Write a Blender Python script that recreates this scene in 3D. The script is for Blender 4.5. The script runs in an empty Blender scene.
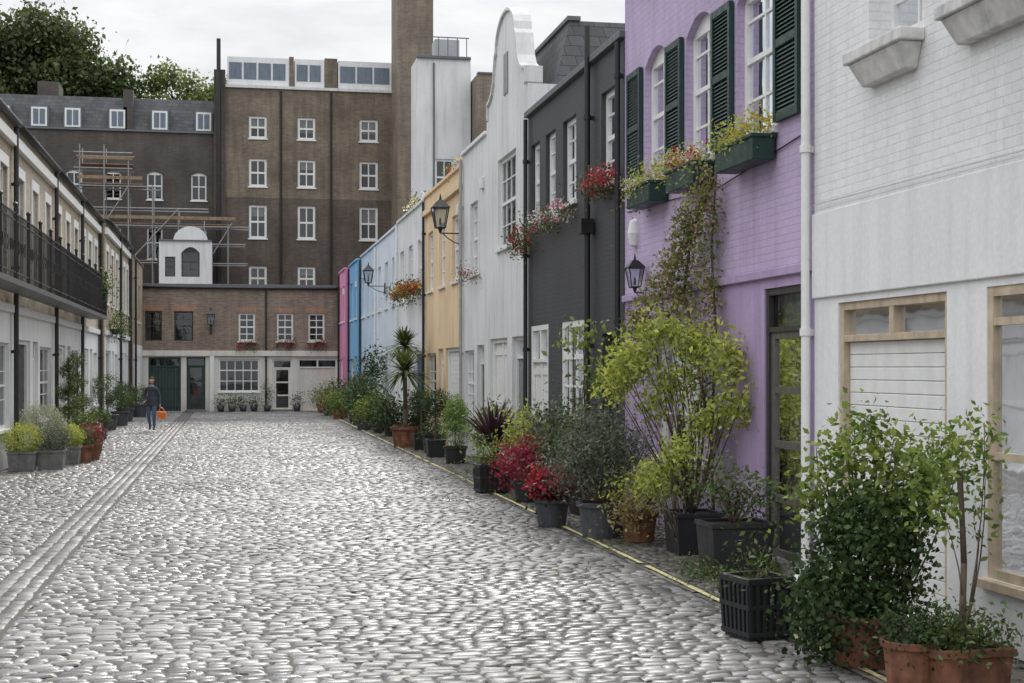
import bpy, bmesh, math, random
import numpy as np
from mathutils import Vector, Matrix
random.seed(7)
S=bpy.context.scene; COL=S.collection

def c4(c): return (c[0],c[1],c[2],1)
def sc(c,k): return (c[0]*k,c[1]*k,c[2]*k,1)

# ------------------------------------------------ materials
MC={}
def base(name,rough=.6,col=(.5,.5,.5,1),spec=.5,metal=0):
    m=bpy.data.materials.new(name); m.use_nodes=True
    nt=m.node_tree; b=nt.nodes['Principled BSDF']
    b.inputs['Base Color'].default_value=c4(col); b.inputs['Roughness'].default_value=rough
    b.inputs['Specular IOR Level'].default_value=spec; b.inputs['Metallic'].default_value=metal
    return m,nt,b
def N(nt,t,**k):
    n=nt.nodes.new(t)
    for a,v in k.items(): setattr(n,a,v)
    return n
def noise(nt,vec,scale,detail=4,rough=.55):
    n=N(nt,'ShaderNodeTexNoise'); n.inputs['Scale'].default_value=scale; n.inputs['Detail'].default_value=detail; n.inputs['Roughness'].default_value=rough
    if vec is not None: nt.links.new(vec,n.inputs['Vector'])
    return n.outputs['Fac']
def maprange(nt,v,a,b,c,d):
    n=N(nt,'ShaderNodeMapRange'); nt.links.new(v,n.inputs[0])
    for i,x in enumerate((a,b,c,d)): n.inputs[i+1].default_value=x
    return n.outputs[0]
def mixc(nt,fac,a,b,mode='MIX'):
    n=N(nt,'ShaderNodeMixRGB',blend_type=mode)
    for i,x in ((0,fac),(1,a),(2,b)):
        if isinstance(x,bpy.types.NodeSocket): nt.links.new(x,n.inputs[i])
        elif isinstance(x,(int,float)): n.inputs[i].default_value=x if i==0 else (x,x,x,1)
        else: n.inputs[i].default_value=c4(x)
    return n.outputs[0]
def math_(nt,op,a,b=None):
    n=N(nt,'ShaderNodeMath',operation=op)
    for i,x in ((0,a),(1,b)):
        if x is None: continue
        if isinstance(x,bpy.types.NodeSocket): nt.links.new(x,n.inputs[i])
        else: n.inputs[i].default_value=x
    return n.outputs[0]
def bump(nt,b,h,strength=.4,dist=.01):
    n=N(nt,'ShaderNodeBump'); n.inputs['Strength'].default_value=strength; n.inputs['Distance'].default_value=dist
    nt.links.new(h,n.inputs['Height']); nt.links.new(n.outputs[0],b.inputs['Normal'])
def mapping(nt,vec,s):
    n=N(nt,'ShaderNodeMapping'); n.inputs['Scale'].default_value=s; nt.links.new(vec,n.inputs['Vector']); return n.outputs[0]

def wall(name,col,kind='plaster',col2=None,mortar=None,dirt=.25,rough=.75,bs=.5,bw=.225,rh=.075,ms=.006):
    if name in MC: return MC[name]
    m,nt,b=base(name,rough)
    P=N(nt,'ShaderNodeNewGeometry').outputs['Position']
    sp=N(nt,'ShaderNodeSeparateXYZ'); nt.links.new(P,sp.inputs[0])
    u=math_(nt,'ADD',sp.outputs[0],sp.outputs[1])
    cb=N(nt,'ShaderNodeCombineXYZ'); nt.links.new(u,cb.inputs[0]); nt.links.new(sp.outputs[2],cb.inputs[1])
    big=noise(nt,P,.7,5); streak=noise(nt,mapping(nt,P,(4,4,.35)),1,5,.65); fine=noise(nt,P,25,4)
    c=c4(col)
    h=fine
    if kind!='plaster':
        br=N(nt,'ShaderNodeTexBrick'); nt.links.new(cb.outputs[0],br.inputs['Vector'])
        for k,v in (('Scale',1),('Mortar Size',ms),('Mortar Smooth',.3),('Bias',0),('Brick Width',bw),('Row Height',rh)): br.inputs[k].default_value=v
        if kind=='painted':
            br.inputs['Color1'].default_value=sc(col,1.0); br.inputs['Color2'].default_value=sc(col,.96); br.inputs['Mortar'].default_value=sc(col,.9)
        else:
            br.inputs['Color1'].default_value=c4(col); br.inputs['Color2'].default_value=c4(col2); br.inputs['Mortar'].default_value=c4(mortar)
        c=br.outputs['Color']
        inv=math_(nt,'SUBTRACT',1.0,br.outputs['Fac'])
        h=math_(nt,'ADD',inv,math_(nt,'MULTIPLY',fine,.9))
    d1=maprange(nt,big,.35,.7,1,1-dirt); d2=maprange(nt,streak,.45,.8,1,1-dirt*1.3); d3=maprange(nt,fine,.3,.7,1.03,.93)
    d=math_(nt,'MULTIPLY',math_(nt,'MULTIPLY',d1,d2),d3)
    low=maprange(nt,math_(nt,'ADD',sp.outputs[2],math_(nt,'MULTIPLY',big,.6)),.25,.85,1-dirt*1.6,1)
    d=math_(nt,'MULTIPLY',d,low)
    cc=mixc(nt,1.0,c,d,'MULTIPLY')
    tint=mixc(nt,maprange(nt,streak,.5,.9,0,.35*min(1,dirt*3)),cc,(.18,.16,.13))
    nt.links.new(tint,b.inputs['Base Color'])
    bump(nt,b,h,bs,.008)
    MC[name]=m; return m
def paint(name,col,rough=.45,var=.12,metal=0):
    if name in MC: return MC[name]
    m,nt,b=base(name,rough,col,.5,metal)
    P=N(nt,'ShaderNodeNewGeometry').outputs['Position']
    f=noise(nt,P,9,5); f2=noise(nt,mapping(nt,P,(6,6,.8)),1,4)
    d=math_(nt,'MULTIPLY',maprange(nt,f,.3,.7,1+var*.3,1-var),maprange(nt,f2,.4,.75,1,1-var*1.3))
    nt.links.new(mixc(nt,1.0,c4(col),d,'MULTIPLY'),b.inputs['Base Color'])
    nt.links.new(maprange(nt,f,.3,.7,rough-.08,rough+.15),b.inputs['Roughness'])
    bump(nt,b,noise(nt,P,40,3),.15,.004)
    MC[name]=m; return m
def leafm(name,dark,light,tr=.3,rough=.5):
    if name in MC: return MC[name]
    m,nt,b=base(name,rough,spec=.35)
    a=N(nt,'ShaderNodeAttribute',attribute_name='tone')
    c=mixc(nt,a.outputs['Fac'],dark,light); nt.links.new(c,b.inputs['Base Color'])
    t=N(nt,'ShaderNodeBsdfTranslucent'); nt.links.new(c,t.inputs[0])
    mx=N(nt,'ShaderNodeMixShader'); mx.inputs[0].default_value=tr
    nt.links.new(b.outputs[0],mx.inputs[1]); nt.links.new(t.outputs[0],mx.inputs[2])
    nt.links.new(mx.outputs[0],nt.nodes['Material Output'].inputs[0])
    MC[name]=m; return m
def glassm():
    if 'glass' in MC: return MC['glass']
    m,nt,b=base('window_glass')
    tr=N(nt,'ShaderNodeBsdfTransparent'); tr.inputs[0].default_value=(.75,.8,.8,1)
    gl=N(nt,'ShaderNodeBsdfGlossy'); gl.inputs['Roughness'].default_value=.03; gl.inputs[0].default_value=(.9,.93,.97,1)
    P=N(nt,'ShaderNodeNewGeometry').outputs['Position']
    bn=N(nt,'ShaderNodeBump'); bn.inputs['Strength'].default_value=.1; bn.inputs['Distance'].default_value=.02
    nt.links.new(noise(nt,P,2.2,2),bn.inputs['Height']); nt.links.new(bn.outputs[0],gl.inputs['Normal'])
    fr=N(nt,'ShaderNodeFresnel'); fr.inputs[0].default_value=1.5
    f=maprange(nt,fr.outputs[0],0,1,.06,.9)
    mx=N(nt,'ShaderNodeMixShader'); nt.links.new(f,mx.inputs[0]); nt.links.new(tr.outputs[0],mx.inputs[1]); nt.links.new(gl.outputs[0],mx.inputs[2])
    nt.links.new(mx.outputs[0],nt.nodes['Material Output'].inputs[0])
    MC['glass']=m; return m

WHITE=lambda:paint('white_gloss_paint',(.80,.80,.78),.4,.08)
BLACK=lambda:paint('black_iron_paint',(.018,.018,.02),.4)
LEAD=lambda:paint('lead_grey',(.13,.14,.15),.6)
INT=lambda:paint('dark_interior',(.035,.033,.03),.9)
CURT=lambda:paint('curtain_cloth',(.5,.48,.44),.95,.25)
def SLATE(): return wall('roof_slate',(.12,.125,.135),'brick',(.08,.084,.09),(.035,.035,.04),.3,.8,.6,.3,.2,.008)
TERRA=lambda:paint('terracotta',(.27,.115,.065),.85,.5)
SOIL=lambda:paint('soil',(.035,.025,.018),.95,.3)
BARK=lambda:paint('bark',(.12,.09,.065),.9,.3)
PBLK=lambda:paint('black_plastic',(.02,.021,.023),.45,.2)
ZINC=lambda:paint('slate_grey_pot',(.07,.075,.085),.5,.25)

# ------------------------------------------------ mesh builder
class MB:
    def __init__(s): s.V=[]; s.F=[]
    def poly(s,pts):
        n=len(s.V); s.V+= [tuple(p) for p in pts]; s.F.append(tuple(range(n,n+len(pts))))
    def hexa(s,p):
        n=len(s.V); s.V+=[tuple(q) for q in p]
        for f in ((0,1,2,3),(7,6,5,4),(0,4,5,1),(1,5,6,2),(2,6,7,3),(3,7,4,0)): s.F.append(tuple(n+i for i in f))
    def box(s,x0,x1,y0,y1,z0,z1):
        s.hexa([(x0,y0,z0),(x1,y0,z0),(x1,y1,z0),(x0,y1,z0),(x0,y0,z1),(x1,y0,z1),(x1,y1,z1),(x0,y1,z1)])
    def tube(s,a,b,r0,r1=None,n=8,cap=True):
        if r1 is None: r1=r0
        a=Vector(a);b=Vector(b);d=(b-a)
        if d.length<1e-6: return
        d.normalize(); x=d.orthogonal().normalized(); y=d.cross(x)
        k=len(s.V)
        for p,r in ((a,r0),(b,r1)):
            for i in range(n):
                t=2*math.pi*i/n; s.V.append(tuple(p+x*math.cos(t)*r+y*math.sin(t)*r))
        for i in range(n):
            j=(i+1)%n; s.F.append((k+i,k+j,k+n+j,k+n+i))
        if cap: s.F.append(tuple(k+i for i in range(n))[::-1]); s.F.append(tuple(k+n+i for i in range(n)))
    def path(s,pts,r0,r1=None,n=6):
        r1=r0 if r1 is None else r1; m=len(pts)-1
        for i in range(m): s.tube(pts[i],pts[i+1],r0+(r1-r0)*i/m,r0+(r1-r0)*(i+1)/m,n)
    def lathe(s,c,prof,n=20):
        k=len(s.V)
        for r,z in prof:
            for i in range(n):
                t=2*math.pi*i/n; s.V.append((c[0]+r*math.cos(t),c[1]+r*math.sin(t),c[2]+z))
        for j in range(len(prof)-1):
            for i in range(n):
                i2=(i+1)%n; s.F.append((k+j*n+i,k+j*n+i2,k+(j+1)*n+i2,k+(j+1)*n+i))
    def obj(s,name,mat,parent=None,smooth=False,bevel=0):
        me=bpy.data.meshes.new(name); me.from_pydata(s.V,[],s.F)
        bm=bmesh.new(); bm.from_mesh(me); bmesh.ops.recalc_face_normals(bm,faces=bm.faces); bm.to_mesh(me); bm.free()
        me.materials.append(mat)
        if smooth: me.polygons.foreach_set('use_smooth',[True]*len(me.polygons))
        o=bpy.data.objects.new(name,me); COL.objects.link(o)
        if parent: o.parent=parent
        if bevel:
            b=o.modifiers.new('bevel','BEVEL'); b.width=bevel; b.segments=2; b.limit_method='ANGLE'
        return o
def empty(name):
    e=bpy.data.objects.new(name,None); e.empty_display_size=.3; COL.objects.link(e); return e
def arr_obj(name,V,F,mat,tone=None,parent=None,smooth=False):
    me=bpy.data.meshes.new(name); nv=len(V); nf=len(F); k=F.shape[1]
    me.vertices.add(nv); me.vertices.foreach_set('co',V.astype(np.float32).ravel())
    me.loops.add(nf*k); me.loops.foreach_set('vertex_index',F.astype(np.int32).ravel())
    me.polygons.add(nf); me.polygons.foreach_set('loop_start',np.arange(0,nf*k,k,dtype=np.int32))
    try: me.polygons.foreach_set('loop_total',np.full(nf,k,dtype=np.int32))
    except Exception: pass
    if smooth: me.polygons.foreach_set('use_smooth',np.ones(nf,dtype=bool))
    me.update(calc_edges=True)
    if tone is not None:
        a=me.attributes.new('tone','FLOAT','POINT'); a.data.foreach_set('value',tone.astype(np.float32))
    me.materials.append(mat)
    o=bpy.data.objects.new(name,me); COL.objects.link(o)
    if parent: o.parent=parent
    return o

# ------------------------------------------------ leaves
def leaves(name,blobs,n,size,mat,seed,parent=None,asp=.5,shell=.5,clump=22,spread=1.8):
    r=np.random.default_rng(seed)
    B=np.array(blobs,float)
    w=(B[:,3]*B[:,4]*B[:,5])**(2/3); w/=w.sum()
    nc=max(3,n//clump)
    bi=r.choice(len(B),nc,p=w)
    d=r.normal(size=(nc,3)); d/=np.linalg.norm(d,axis=1)[:,None]
    rad=shell+(1-shell)*r.random(nc)**.6
    rad*=1+.12*r.normal(size=nc)
    C=B[bi,:3]+d*B[bi,3:6]*rad[:,None]
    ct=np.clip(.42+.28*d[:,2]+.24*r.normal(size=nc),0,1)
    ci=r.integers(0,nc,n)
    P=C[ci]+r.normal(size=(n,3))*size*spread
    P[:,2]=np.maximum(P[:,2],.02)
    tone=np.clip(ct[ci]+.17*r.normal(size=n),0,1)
    a=r.normal(size=(n,3)); a[:,2]-=.2; a/=np.linalg.norm(a,axis=1)[:,None]
    q=r.normal(size=(n,3)); b=np.cross(a,q); b/=np.linalg.norm(b,axis=1)[:,None]; c=np.cross(a,b)
    L=(size*r.uniform(.5,1.35,n))[:,None]; W=L*asp
    V=np.stack([P,P+a*L*.45+b*W*.5+c*W*.15,P+a*L,P+a*L*.45-b*W*.5+c*W*.15],1).reshape(-1,3)
    V[:,2]=np.maximum(V[:,2],.012)
    F=np.arange(n*4).reshape(n,4)
    return arr_obj(name,V,F,mat,np.repeat(tone,4),parent)
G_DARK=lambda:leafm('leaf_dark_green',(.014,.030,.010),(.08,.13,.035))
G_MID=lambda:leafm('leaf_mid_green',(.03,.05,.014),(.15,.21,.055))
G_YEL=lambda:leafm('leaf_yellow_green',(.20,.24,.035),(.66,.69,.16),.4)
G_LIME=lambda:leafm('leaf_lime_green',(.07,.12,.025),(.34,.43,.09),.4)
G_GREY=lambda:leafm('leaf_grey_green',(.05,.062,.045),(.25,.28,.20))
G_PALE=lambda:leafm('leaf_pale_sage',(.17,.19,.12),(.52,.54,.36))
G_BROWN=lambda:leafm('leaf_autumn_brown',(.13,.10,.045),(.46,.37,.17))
G_PURP=lambda:leafm('leaf_purple_cordyline',(.03,.015,.02),(.12,.06,.07),.15)
F_RED=lambda:leafm('petal_red',(.25,.01,.015),(.70,.03,.04),.3)
F_CRIM=lambda:leafm('leaf_crimson',(.16,.012,.025),(.48,.05,.09),.3)
F_YEL=lambda:leafm('petal_yellow',(.5,.32,.03),(.8,.62,.1),.3)
F_PINK=lambda:leafm('petal_pink',(.5,.08,.16),(.8,.3,.4),.3)
F_WHT=lambda:leafm('petal_white',(.6,.6,.55),(.85,.85,.8),.3)

# ------------------------------------------------ houses
def T_right(x): return lambda u,v,w:(x-w,u,v)
def T_left(x): return lambda u,v,w:(x+w,u,v)
def T_end(y): return lambda u,v,w:(u,y-w,v)
class House:
    def __init__(s,name,T,u0,u1,H,depth=7,seed=1):
        s.T=T;s.u0=u0+.003;s.u1=u1-.003;s.H=H;s.depth=depth;s.root=empty(name);s.parts={};s.r=random.Random(seed)
    def mb(s,part,mat,bevel=0):
        k=(part,mat.name)
        if k not in s.parts: s.parts[k]=(MB(),mat,bevel)
        return s.parts[k][0]
    def box(s,part,mat,u0,u1,v0,v1,w0,w1,bevel=0):
        T=s.T
        s.mb(part,mat,bevel).hexa([T(u0,v0,w0),T(u1,v0,w0),T(u1,v0,w1),T(u0,v0,w1),T(u0,v1,w0),T(u1,v1,w0),T(u1,v1,w1),T(u0,v1,w1)])
    def quad(s,part,mat,pts): s.mb(part,mat).poly([s.T(*p) for p in pts])
    def facade(s,zones,ops,rmat=None):
        us={s.u0,s.u1}; vs={0,s.H}
        for z in zones: vs.add(z[0]); vs.add(z[1])
        for o in ops: us|={o['u0'],o['u1']}; vs|={o['v0'],o['v1']}
        us=sorted(x for x in us if s.u0<=x<=s.u1); vs=sorted(v for v in vs if v<=s.H+1e-6)
        for i in range(len(us)-1):
            for j in range(len(vs)-1):
                a,b,c,d=us[i],us[i+1],vs[j],vs[j+1]; mu=(a+b)/2; mv=(c+d)/2
                if any(o['u0']<mu<o['u1'] and o['v0']<mv<o['v1'] for o in ops): continue
                m=next((z[2] for z in zones if z[0]<=mv<=z[1]),zones[-1][2])
                s.quad('walls',m,[(a,c,0),(b,c,0),(b,d,0),(a,d,0)])
        m=zones[-1][2]
        D=-s.depth
        s.quad('side_walls',m,[(s.u0,0,0),(s.u0,s.H,0),(s.u0,s.H,D),(s.u0,0,D)])
        s.quad('side_walls',m,[(s.u1,0,0),(s.u1,s.H,0),(s.u1,s.H,D),(s.u1,0,D)])
        s.quad('side_walls',m,[(s.u0,0,D),(s.u0,s.H,D),(s.u1,s.H,D),(s.u1,0,D)])
        s.quad('roof',LEAD(),[(s.u0,s.H-.15,-.01),(s.u1,s.H-.15,-.01),(s.u1,s.H-.15,D+.01),(s.u0,s.H-.15,D+.01)])
        for o in ops:
            R=-(o.get('rev',.12)+.06); a,b,c,d=o['u0'],o['u1'],o['v0'],o['v1']
            zm=next((z[2] for z in zones if z[0]<=(c+d)/2<=z[1]),m)
            for q in ([(a,c,0),(a,d,0),(a,d,R),(a,c,R)],[(b,c,0),(b,d,0),(b,d,R),(b,c,R)],[(a,c,0),(b,c,0),(b,c,R),(a,c,R)],[(a,d,0),(b,d,0),(b,d,R),(a,d,R)]):
                s.quad('reveals',zm,q)
            if o.get('arch'):
                rise=o['arch']; n=10
                arc=[(a+(b-a)*t/n, d-rise*((2*t/n-1)**2)) for t in range(n+1)]
                for t in range(n):
                    p,q=arc[t],arc[t+1]
                    if min(p[1],q[1])<d-1e-5: s.quad('walls',zm,[(p[0],p[1],0),(q[0],q[1],0),(q[0],d,0),(p[0],d,0)])
                    s.quad('reveals',zm,[(p[0],p[1],0),(q[0],q[1],0),(q[0],q[1],R),(p[0],p[1],R)])
            getattr(s,o.get('kind','sash'))(o)
    def interior(s,o,rev):
        a,b,c,d=o['u0'],o['u1'],o['v0'],o['v1']; w=-(rev+.45)
        s.quad('interior',INT(),[(a-.4,c-.4,w),(b+.4,c-.4,w),(b+.4,d+.4,w),(a-.4,d+.4,w)])
        k=o.get('curt',s.r.choice(['none','side','side','blind','none','none']))
        w2=-(rev+.1); W=b-a; Hh=d-c
        if k in('side','full'):
            for a2,b2,n in (((a,a+W*.28,7),(b-W*.28,b,7)) if k=='side' else ((a,b,28),)):
                for i in range(n):
                    x0=a2+(b2-a2)*i/n; x1=a2+(b2-a2)*(i+1)/n; z0=w2-(.03 if i%2 else 0); z1=w2-(0 if i%2 else .03)
                    s.quad('curtain',CURT(),[(x0,c,z0),(x1,c,z1),(x1,d,z1),(x0,d,z0)])
        elif k=='blind':
            f=s.r.uniform(.25,.75)
            s.quad('blind',CURT(),[(a,d-Hh*f,w2),(b,d-Hh*f,w2),(b,d,w2),(a,d,w2)])
    def sash(s,o):
        rev=o.get('rev',.12); a,b,c,d=o['u0'],o['u1'],o['v0'],o['v1']; fm=o.get('frame') or WHITE()
        ft=o.get('ft',.06); bt=o.get('bt',.022); W0=-rev; W1=-rev+.05
        B=lambda *q: s.box('window_frame',fm,*q)
        B(a,a+ft,c,d,W0,W1); B(b-ft,b,c,d,W0,W1); B(a+ft,b-ft,c,c+ft,W0,W1-.002); B(a+ft,b-ft,d-ft-o.get('arch',0)*.7,d,W0,W1-.002)
        rails=o.get('rails',[.5])
        for r_ in rails:
            y=c+(d-c)*r_; B(a+ft,b-ft,y-ft*.4,y+ft*.4,W0,W1-.004)
        nc,nr=o.get('cols',2),o.get('rows',4)
        for i in range(1,nc):
            x=a+(b-a)*i/nc; B(x-bt/2,x+bt/2,c+ft,d-ft,W0+.008,W1-.014)
        for j in range(1,nr):
            y=c+(d-c)*j/nr
            if any(abs(y-(c+(d-c)*r_))<.06 for r_ in rails): continue
            B(a+ft,b-ft,y-bt/2,y+bt/2,W0+.01,W1-.016)
        g=-rev+.015
        s.quad('glass',glassm(),[(a+.01,c+.01,g),(b-.01,c+.01,g),(b-.01,d-.01,g),(a+.01,d-.01,g)])
        s.interior(o,rev)
        if o.get('sill',True):
            sm=o.get('sillmat') or fm
            s.box('sill',sm,a-.06,b+.06,c-.07,c-.003,-rev,.06,.006)
    def door(s,o):
        rev=o.get('rev',.15); a,b,c,d=o['u0'],o['u1'],o['v0'],o['v1']; fm=o.get('frame') or WHITE(); lm=o.get('leaf') or fm
        ft=.07; t=o.get('transom',.3)
        B=lambda *q: s.box('door_frame',fm,*q)
        B(a,a+ft,c,d,-rev,-rev+.07); B(b-ft,b,c,d,-rev,-rev+.07); B(a+ft,b-ft,d-ft,d,-rev,-rev+.068)
        top=d-ft
        if t:
            B(a+ft,b-ft,d-ft-t-.05,d-ft-t,-rev,-rev+.066); top=d-ft-t-.05
            s.quad('glass',glassm(),[(a+ft,d-ft-t,-rev+.02),(b-ft,d-ft-t,-rev+.02),(b-ft,d-ft,-rev+.02),(a+ft,d-ft,-rev+.02)])
        L=lambda *q: s.box('door_leaf',lm,*q)
        W=b-a-2*ft
        if o.get('glazed'):
            L(a+ft,a+ft+.1,c,top,-rev,-rev+.045); L(b-ft-.1,b-ft,c,top,-rev,-rev+.045)
            nr=o.get('grows',4); st=.07
            for i in range(nr+1):
                y=c+(top-c-st)*i/nr; L(a+ft+.1,b-ft-.1,y,y+st,-rev,-rev+.043)
            s.quad('glass',glassm(),[(a+ft,c,-rev+.02),(b-ft,c,-rev+.02),(b-ft,top,-rev+.02),(a+ft,top,-rev+.02)])
            s.interior(o,rev)
        else:
            L(a+ft,b-ft,c,top,-rev-.02,-rev+.03)
            for i in range(2):
                for (y0,y1) in ((.06,.42),(.5,.92)):
                    x0=a+ft+W*(.1+.45*i); x1=x0+W*.35; L(x0,x1,c+(top-c)*y0,c+(top-c)*y1,-rev+.031,-rev+.045)
            s.box('door_knob',paint('brass',(.5,.35,.12),.3,.1,1),b-ft-.14,b-ft-.09,c+.98,c+1.03,-rev+.03,-rev+.08)
            if t: s.interior(o,rev)
        s.box('doorstep',wall('stone_step',(.35,.33,.3)),a-.05,b+.05,0,c-.002 if c>.02 else .03,-rev,.12)
    def garage(s,o):
        rev=o.get('rev',.14); a,b,c,d=o['u0'],o['u1'],o['v0'],o['v1']; fm=o.get('frame') or WHITE(); lm=o.get('leaf') or fm; ft=o.get('ft',.09)
        B=lambda *q: s.box('garage_frame',fm,*q,.004)
        B(a,a+ft,c,d,-rev,-rev+.08); B(b-ft,b,c,d,-rev,-rev+.08); B(a+ft,b-ft,d-ft,d,-rev,-rev+.078)
        top=d-ft; t=o.get('transom',0)
        if t:
            top=d-ft-t; B(a+ft,b-ft,top-.06,top,-rev,-rev+.076); x=(a+b)/2; B(x-.04,x+.04,top,d-ft,-rev,-rev+.074)
            s.quad('glass',glassm(),[(a+ft,top,-rev+.02),(b-ft,top,-rev+.02),(b-ft,d-ft,-rev+.02),(a+ft,d-ft,-rev+.02)])
            s.interior(dict(o,curt='none'),rev); top-=.06
        if o.get('ribs','h')=='h':
            n=max(3,int((top-c)/.11)); 
            for i in range(n):
                y0=c+(top-c)*i/n; y1=c+(top-c)*(i+1)/n
                s.box('garage_door',lm,a+ft,b-ft,y0,y1-.004,-rev-.03,-rev+.02,.006)
        else:
            n=max(4,int((b-a)/.16)); 
            for i in range(n):
                x0=a+ft+(b-a-2*ft)*i/n; x1=a+ft+(b-a-2*ft)*(i+1)/n
                s.box('garage_door',lm,x0,x1-.012,c,top,-rev-.03,-rev+.02)
            x=(a+b)/2; s.box('garage_door',lm,x-.06,x+.06,c,top,-rev+.021,-rev+.045)
            for y in (.08,.5,.92): s.box('garage_door',lm,a+ft,b-ft,c+(top-c)*y-.05,c+(top-c)*y+.05,-rev+.021,-rev+.04)
        s.quad('backing',paint('backing_grey',(.4,.4,.4)),[(a,c,-rev-.005),(b,c,-rev-.005),(b,top,-rev-.005),(a,top,-rev-.005)])
    def coping(s,mat,h=.08,out=.05,wid=.3): s.box('coping',mat,s.u0,s.u1,s.H,s.H+h,-wid,out,.008)
    def pipe(s,u,v0,v1,mat,r=.05,w=.08,shoe=True):
        m=s.mb('drainpipe',mat); T=s.T
        m.tube(T(u,v0+.12,w),T(u,v1,w),r,r,10)
        if shoe: m.tube(T(u,v0+.13,w),T(u,v0+.02,w+.1),r,r,10)
        v=v0+.6
        while v<v1: m.tube(T(u,v,w),T(u,v+.07,w),r*1.3,r*1.3,10); s.box('pipe_bracket',mat,u-.02,u+.02,v,v+.06,0,w); v+=1.7
    def gutter(s,mat,v,w=.1):
        s.mb('gutter',mat).tube(s.T(s.u0,v,w),s.T(s.u1,v,w),.06,.06,10)
    def finish(s):
        for (p,_),(m,mat,bev) in s.parts.items():
            m.obj(p,mat,s.root,smooth=(p in('gutter',)),bevel=bev)

def O(u0,u1,v0,v1,kind='sash',**k): return dict(u0=u0,u1=u1,v0=v0,v1=v1,kind=kind,**k)

def flowers(T,u0,u1,v,w,name,fm,seed,n=350,ext=.16,leaf=None,size=.05,drop=.12):
    e=empty(name); um=(u0+u1)/2; hu=(u1-u0)/2
    c=Vector(T(um,v,w)); ax=Vector(T(um+1,v,w))-c
    B=[]; q=random.Random(seed)
    for k in range(6):
        t=(k+.5)/6*2-1; s_=q.uniform(.6,1.3)
        B.append((c.x+(t*hu if abs(ax.x)>.5 else 0),c.y+(t*hu if abs(ax.x)<.5 else 0),c.z+q.uniform(-drop,.08),(hu*.25 if abs(ax.x)>.5 else ext*s_),(hu*.25 if abs(ax.x)<.5 else ext*s_),.14*s_))
    leaves('foliage',B,n,size,leaf or G_MID(),seed,e)
    for i,f in enumerate(fm): leaves('blooms',[(b[0],b[1],b[2]+.05,b[3]*1.15,b[4]*1.05,b[5]*1.1) for b in B],n//3,size*.75,f,seed+9+i,e,asp=.9,clump=6,spread=.8)
    return e

def lantern(name,T,u,v,w,s=1.0):
    e=empty(name); m=MB(); g=MB(); P=lambda du,dv,dw: T(u+du*s,v+dv*s,w+dw*s)
    r0,r1=.10,.17
    for a,b in ((1,1),(1,-1),(-1,1),(-1,-1)):
        m.tube(P(a*r0,0,b*r0),P(a*r1,.42,b*r1),.012*s,.012*s,5)
    for k,vv in ((r0,0),(r1,.42)):
        cs=[P(k,vv,k),P(k,vv,-k),P(-k,vv,-k),P(-k,vv,k)]
        for i in range(4): m.tube(cs[i],cs[(i+1)%4],.016*s,.016*s,5)
    cs=[(r1*1.15,.42,r1*1.15),(r1*1.15,.42,-r1*1.15),(-r1*1.15,.42,-r1*1.15),(-r1*1.15,.42,r1*1.15)]
    t=[(.06,.58,.06),(.06,.58,-.06),(-.06,.58,-.06),(-.06,.58,.06)]
    for i in range(4):
        j=(i+1)%4; m.poly([P(*cs[i]),P(*cs[j]),P(*t[j]),P(*t[i])])
        a=[(r0,0,r0),(r0,0,-r0),(-r0,0,-r0),(-r0,0,r0)]; b=[(r1,.42,r1),(r1,.42,-r1),(-r1,.42,-r1),(-r1,.42,r1)]
        g.poly([P(*a[i]),P(*a[j]),P(*b[j]),P(*b[i])])
    m.poly([P(*q) for q in a]); m.poly([P(*q) for q in t])
    m.tube(P(0,.58,0),P(0,.72,0),.035*s,.008*s,8)
    m.tube(P(0,-.12,0),P(0,0,0),.02*s,.06*s,8)
    m.tube(P(0,.05,0),P(0,.2,0),.03*s,.02*s,8)
    m.tube(T(u,v-.12*s,w),T(u,v-.12*s,0),.014*s,.014*s,6)
    m.path([T(u,v-.12*s,w*.9),T(u,v-.24*s,w*.6),T(u,v-.32*s,w*.3),T(u,v-.34*s,.03)],.011*s)
    m.tube(T(u,v-.4*s,.02),T(u,v+.0*s,.02),.025*s,.025*s,6)
    m.obj('lantern_frame',BLACK(),e); g.obj('lantern_glass',glassm(),e)
    return e

XR=5.3
CREAM=lambda:paint('cream_timber_paint',(.58,.47,.34),.5,.25)
# --- white house
wp=wall('white_painted_brick',(.82,.82,.815),'painted',dirt=.08,bs=.6,rough=.6)
ws=wall('white_smooth_render',(.80,.80,.80),dirt=.10,bs=.25,rough=.6)
h=House('white_brick_house',T_right(XR),3.5,12.40,7.9,seed=3)
ops=[O(10.3,11.25,4.72,6.2,rev=.25,cols=2,rows=4,sill=False,curt='none',bt=.03),O(8.5,9.6,4.72,6.2,rev=.25,cols=2,rows=4,sill=False),O(6,7.1,4.72,6.2,rev=.25),
 O(9.91,11.87,.02,2.58,'garage',frame=CREAM(),leaf=WHITE(),transom=.22,ft=.07,rev=.1),
 O(7.35,9.33,.5,2.58,rev=.06,frame=CREAM(),ft=.07,cols=2,rows=1,bt=.07,rails=[.88,.42],curt='full',sillmat=CREAM()),
 O(4.6,6.4,.02,2.5,'garage',frame=CREAM(),leaf=WHITE())]
h.facade([(0,3.4,ws),(3.4,7.9,wp)],ops); h.coping(ws)
h.box('render_band',ws,h.u0,h.u1,2.64,3.42,.0,.03,.01)
LM=paint('ledge_stone_paint',(.72,.71,.69),.7,.25)
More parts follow.
